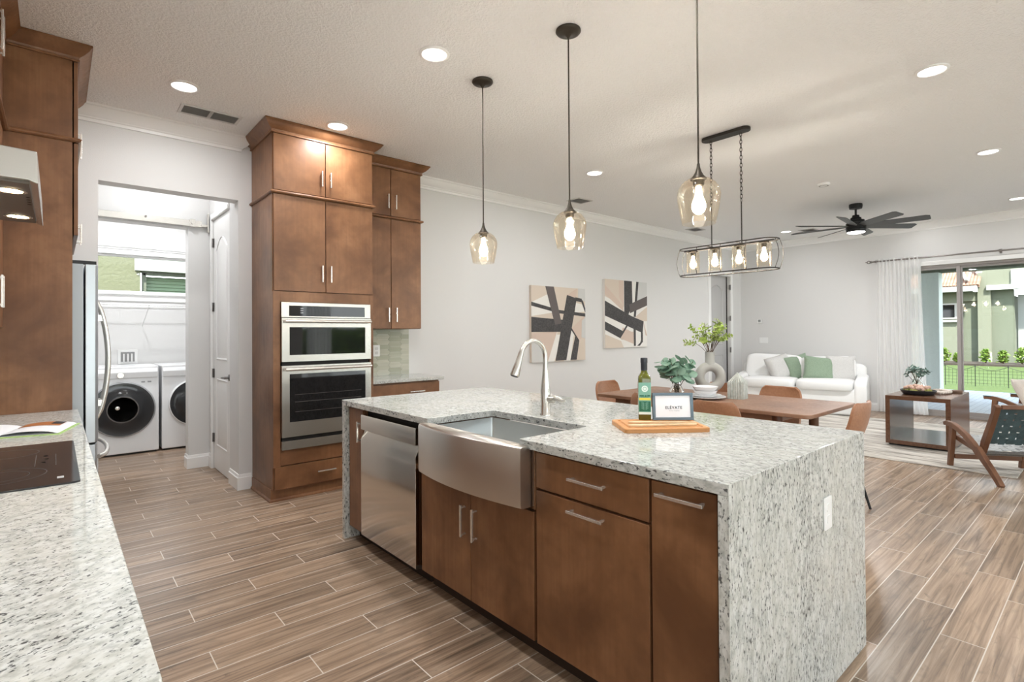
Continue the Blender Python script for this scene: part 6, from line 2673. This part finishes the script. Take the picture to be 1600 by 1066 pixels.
# lounge chairs: local x = facing, y = left ; origin floor under near-left front leg
def lounge(label, loc, rz):
    o = thing('lounge_chair', label, 'lounge chair', loc, rz, 'woven strap lounge chairs')
    M = WM[o.name]

    def add(name, mb, mat, parent=None, **kw):
        mb.v = [tuple(M @ Vector(q)) for q in mb.v]
        return mb.build(name, MT[mat], parent or o, **kw)

    def sweep(path, widths, y0, y1):
        """flat board following path (x,z) with given in-plane widths, between y0..y1"""
        P_ = [Vector((p[0], 0, p[1])) for p in path]
        vs = []
        for i, p in enumerate(P_):
            a = P_[max(0, i - 1)]
            b = P_[min(len(P_) - 1, i + 1)]
            t = (b - a).normalized()
            nrm = Vector((-t.z, 0, t.x))
            w_ = widths[i] / 2
            for (s_, y) in ((1, y0), (1, y1), (-1, y1), (-1, y0)):
                q = p + nrm * (w_ * s_)
                vs.append((q.x, y, q.z))
        fs = [(3, 2, 1, 0)]
        for i in range(len(P_) - 1):
            for j in range(4):
                j2 = (j + 1) % 4
                fs.append((i * 4 + j, i * 4 + j2, (i + 1) * 4 + j2, (i + 1) * 4 + j))
        e = (len(P_) - 1) * 4
        fs.append((e, e + 1, e + 2, e + 3))
        return MB().add(vs, fs)

    for yo in (0.0, -0.60):
        y0, y1 = yo - 0.022, yo + 0.022
        arm = [(0.075, 0.415), (0.03, 0.425), (-0.06, 0.420), (-0.16, 0.395), (-0.28, 0.345), (-0.38, 0.285), (-0.46, 0.22)]
        add('arm', sweep(arm, [0.035, 0.045, 0.052, 0.052, 0.055, 0.06, 0.06], y0, y1), 'walnut', bevel=0.008, seg=3, angle=60)
        add('front_leg', sweep([(-0.055, 0.40), (-0.03, 0.2), (0.0, 0.0)], [0.062, 0.050, 0.044], y0 + 0.002, y1 - 0.002), 'walnut', bevel=0.006, angle=60)
        rear = [(-0.43, 0.26), (-0.52, 0.19), (-0.63, 0.11), (-0.70, 0.05), (-0.755, 0.0)]
        add('rear_leg', sweep(rear, [0.075, 0.062, 0.052, 0.047, 0.043], y0 + 0.001, y1 - 0.001), 'walnut', bevel=0.006, angle=60)
        yb0, yb1 = (y0 - 0.045, y0 - 0.002) if yo == 0 else (y1 + 0.002, y1 + 0.045)
        add('back_stile', sweep([(-0.40, 0.185), (-0.46, 0.33), (-0.56, 0.53), (-0.635, 0.685)], [0.05, 0.062, 0.055, 0.045], yb0, yb1), 'walnut', bevel=0.006, angle=60)
        add('seat_rail', sweep([(-0.03, 0.30), (-0.22, 0.262), (-0.44, 0.225)], [0.045, 0.045, 0.045], yb0, yb1), 'walnut', bevel=0.005, angle=60)
    m = MB().box(-0.045, -0.015, -0.577, -0.023, 0.085, 0.130)
    add('front_stretcher', m, 'walnut', bevel=0.004)
    m = MB().box(-0.655, -0.628, -0.53, -0.07, 0.655, 0.692)
    add('top_rail', m, 'walnut', bevel=0.006)
    # woven back: straps along slant and across
    b0, b1 = Vector((-0.452, 0, 0.315)), Vector((-0.628, 0, 0.672))
    dn = (b1 - b0).normalized()
    nn = Vector((dn.z, 0, -dn.x))
    ya, yb_ = -0.532, -0.068
    nv, nh = 7, 6

    def strap(mb, p0, p1, wdir, w_, amp, ph, cnt):
        k = 4 * cnt
        vs = []
        for i in range(k + 1):
            t = i / k
            p = p0.lerp(p1, t) + nn * (amp * math.sin(PI * cnt * t + ph))
            for s_, d_ in ((-1, 0.0012), (1, 0.0012), (1, -0.0012), (-1, -0.0012)):
                vs.append(p + wdir * (w_ / 2 * s_) + nn * d_)
        fs = []
        for i in range(k):
            for j in range(4):
                j2 = (j + 1) % 4
                fs.append((i * 4 + j, i * 4 + j2, (i + 1) * 4 + j2, (i + 1) * 4 + j))
        mb.add(vs, fs)

    m = MB()
    pw = (yb_ - ya) / nv
    ph_ = (b1 - b0).length / nh
    for i in range(nv):
        y = ya + (i + 0.5) * pw
        strap(m, b0 + Vector((0, y, 0)), b1 + Vector((0, y, 0)), Vector((0, 1, 0)), pw * 0.76, 0.004, PI * (i % 2) + PI / 2, nh)
    for j in range(nh):
        c = b0 + dn * ((j + 0.5) * ph_)
        strap(m, c + Vector((0, ya - 0.03, 0)), c + Vector((0, yb_ + 0.03, 0)), dn, ph_ * 0.76, 0.004, PI * (j % 2) + 3 * PI / 2, nv)
    add('woven_back', m, 'strap_teal', angle=60)
    s0, s1 = Vector((-0.02, 0, 0.322)), Vector((-0.43, 0, 0.250))
    dn = (s1 - s0).normalized()
    nn = Vector((-dn.z, 0, dn.x))
    m = MB()
    n2 = 7
    phs = (s1 - s0).length / n2
    for i in range(nv):
        y = ya + (i + 0.5) * pw
        strap(m, s0 + Vector((0, y, 0)), s1 + Vector((0, y, 0)), Vector((0, 1, 0)), pw * 0.84, 0.004, PI * (i % 2) + PI / 2, n2)
    for j in range(n2):
        c = s0 + dn * ((j + 0.5) * phs)
        strap(m, c + Vector((0, ya - 0.03, 0)), c + Vector((0, yb_ + 0.03, 0)), dn, phs * 0.84, 0.004, PI * (j % 2) + 3 * PI / 2, nv)
    add('woven_seat', m, 'strap_silver', angle=60)
    m = MB()
    m.tube([(-0.425, ya - 0.03, 0.225), (-0.425, yb_ + 0.03, 0.225)], 0.02, 8)
    add('seat_edge', m, 'strap_seat')
    for yo in (0.0, -0.60):
        m = MB().box(0.078, -0.02, yo - 0.027, yo + 0.027, 0.437, 0.449)
        if loc[0] > 8:
            add('arm_pad', m, 'strap_teal', bevel=0.004)
    return o


lang = math.atan2(0.594, 0.805)
lounge('wooden lounge chair with teal woven back, nearest on the rug edge', (6.742, 1.140, 0.0), lang)
lc2 = lounge('second wooden lounge chair beyond the coffee table with a padded arm', (9.72, 1.20, 0.0), math.atan2(0.93, 0.36))
c2 = Vector((9.72, 0.80, 0.50))
M2 = Matrix.Rotation(math.atan2(0.93, 0.36) - PI / 2, 3, 'Z') @ Matrix.Rotation(R(90 - 26), 3, 'X')
ob = MB().pillow(c2, 0.46, 0.46, 0.15, M2).build('throw_pillow', MT['pillow_tan'], None, origin=tuple(c2), angle=70, weld=True)
tag(ob, 'beige throw pillow on the far lounge chair at the right edge', 'pillow')

# curtain and rod
o = thing('curtain_rod', 'dark metal curtain rod with ring finial over the sliding door', 'curtain rod', (10.40, 0.5, 2.5))
m = MB().tube([(10.40, 2.76, 2.512), (10.40, -2.2, 2.512)], 0.0125, 12)
m.build('rod', MT['rod_metal'], o)
m = MB()
m.tube([(10.40, 2.76, 2.512), (10.40, 2.775, 2.512)], 0.02, 12)
m.tube([(10.40 + 0.0, 2.80 + 0.022 * math.cos(2 * PI * i / 16), 2.512 + 0.022 * math.sin(2 * PI * i / 16)) for i in range(16)], 0.007, 6, closed=True)
m.tube([(10.40, 2.822, 2.512), (10.40, 2.85, 2.512)], [0.012, 0.003], 8)
m.build('finial', MT['rod_metal'], o)
for y in (2.70, 1.16, -0.4):
    m = MB()
    m.tube([(10.40, y, 2.512), (10.495, y, 2.512)], 0.008, 8)
    m.lathe([(0.018, -0.012), (0.018, 0.012), (0.013, 0.012), (0.013, -0.012)], (10.40, y, 2.512), 14, mat=Matrix.Rotation(R(90), 3, 'X'), closed=True)
    m.box(10.488, 10.4995, y - 0.015, y + 0.015, 2.48, 2.545)
    m.build('bracket', MT['rod_metal'], o)


def cur(u, v):
    # u along width, v from top to bottom
    z = 2.545 - 2.525 * v
    w0 = 2.095
    w1 = 2.69
    flare = 0.085 * max(0, v) ** 1.3
    y = w1 - (w1 - w0 + flare) * u + 0.0
    amp = 0.016 * (1 + 0.3 * v)
    x = 10.40 + amp * math.sin(u * PI * 2 * 11.5 + 0.5 * math.sin(3 * v + u * 5)) + 0.008 * math.sin(u * 40 + v * 6)
    return (x - 0.03 * v, y, z)


m = MB().grid(cur, 150, 24)
o = thing('curtain', 'white sheer curtain hanging at the left of the sliding door', 'curtain', (10.40, 2.4, 0.02))
m.build('sheer_panel', MT['sheer'], o, angle=80)

# curtain and hedge at the window opposite the ovens (seen mirrored in the oven glass)
o = thing('curtain', 'white curtain of the window opposite the ovens, mirrored in the oven glass', 'curtain', (5.05, YS + 0.09, 0.02))
m = MB().grid(lambda u, v: (4.72 + 0.62 * u, YS + 0.09 + 0.028 * math.sin(u * PI * 14), 2.52 - 2.49 * v), 90, 3)
m.build('cloth_panel', MT['sheer'], o, angle=80)
rr = random.Random(31)
m = MB()
for k in range(900):
    x, z = rr.uniform(2.0, 13.0), rr.uniform(0.0, 1.75)
    p = Vector((x, -12.0 + rr.uniform(0, 0.35) * (1.2 - 0.3 * z), z))
    M_ = Euler((rr.uniform(-1, 1), rr.uniform(-1, 1), rr.uniform(0, 6.3))).to_matrix()
    s_ = rr.uniform(0.14, 0.26)
    m.add([p + M_ @ Vector(t) * s_ for t in ((0, -1, 0), (0.5, 0, 0.1), (0, 1, 0), (-0.5, 0, 0.1))], [(0, 1, 2), (0, 2, 3)])
m.box(2.0, 13.0, -12.3, -12.0, -0.04, 1.6)
o = m.build('garden_hedge', MT['shrub_leaf'], None, origin=(7.5, -12.1, -0.04))
tag(o, 'green hedge beyond the window opposite the ovens, mirrored in the oven glass', 'hedge')
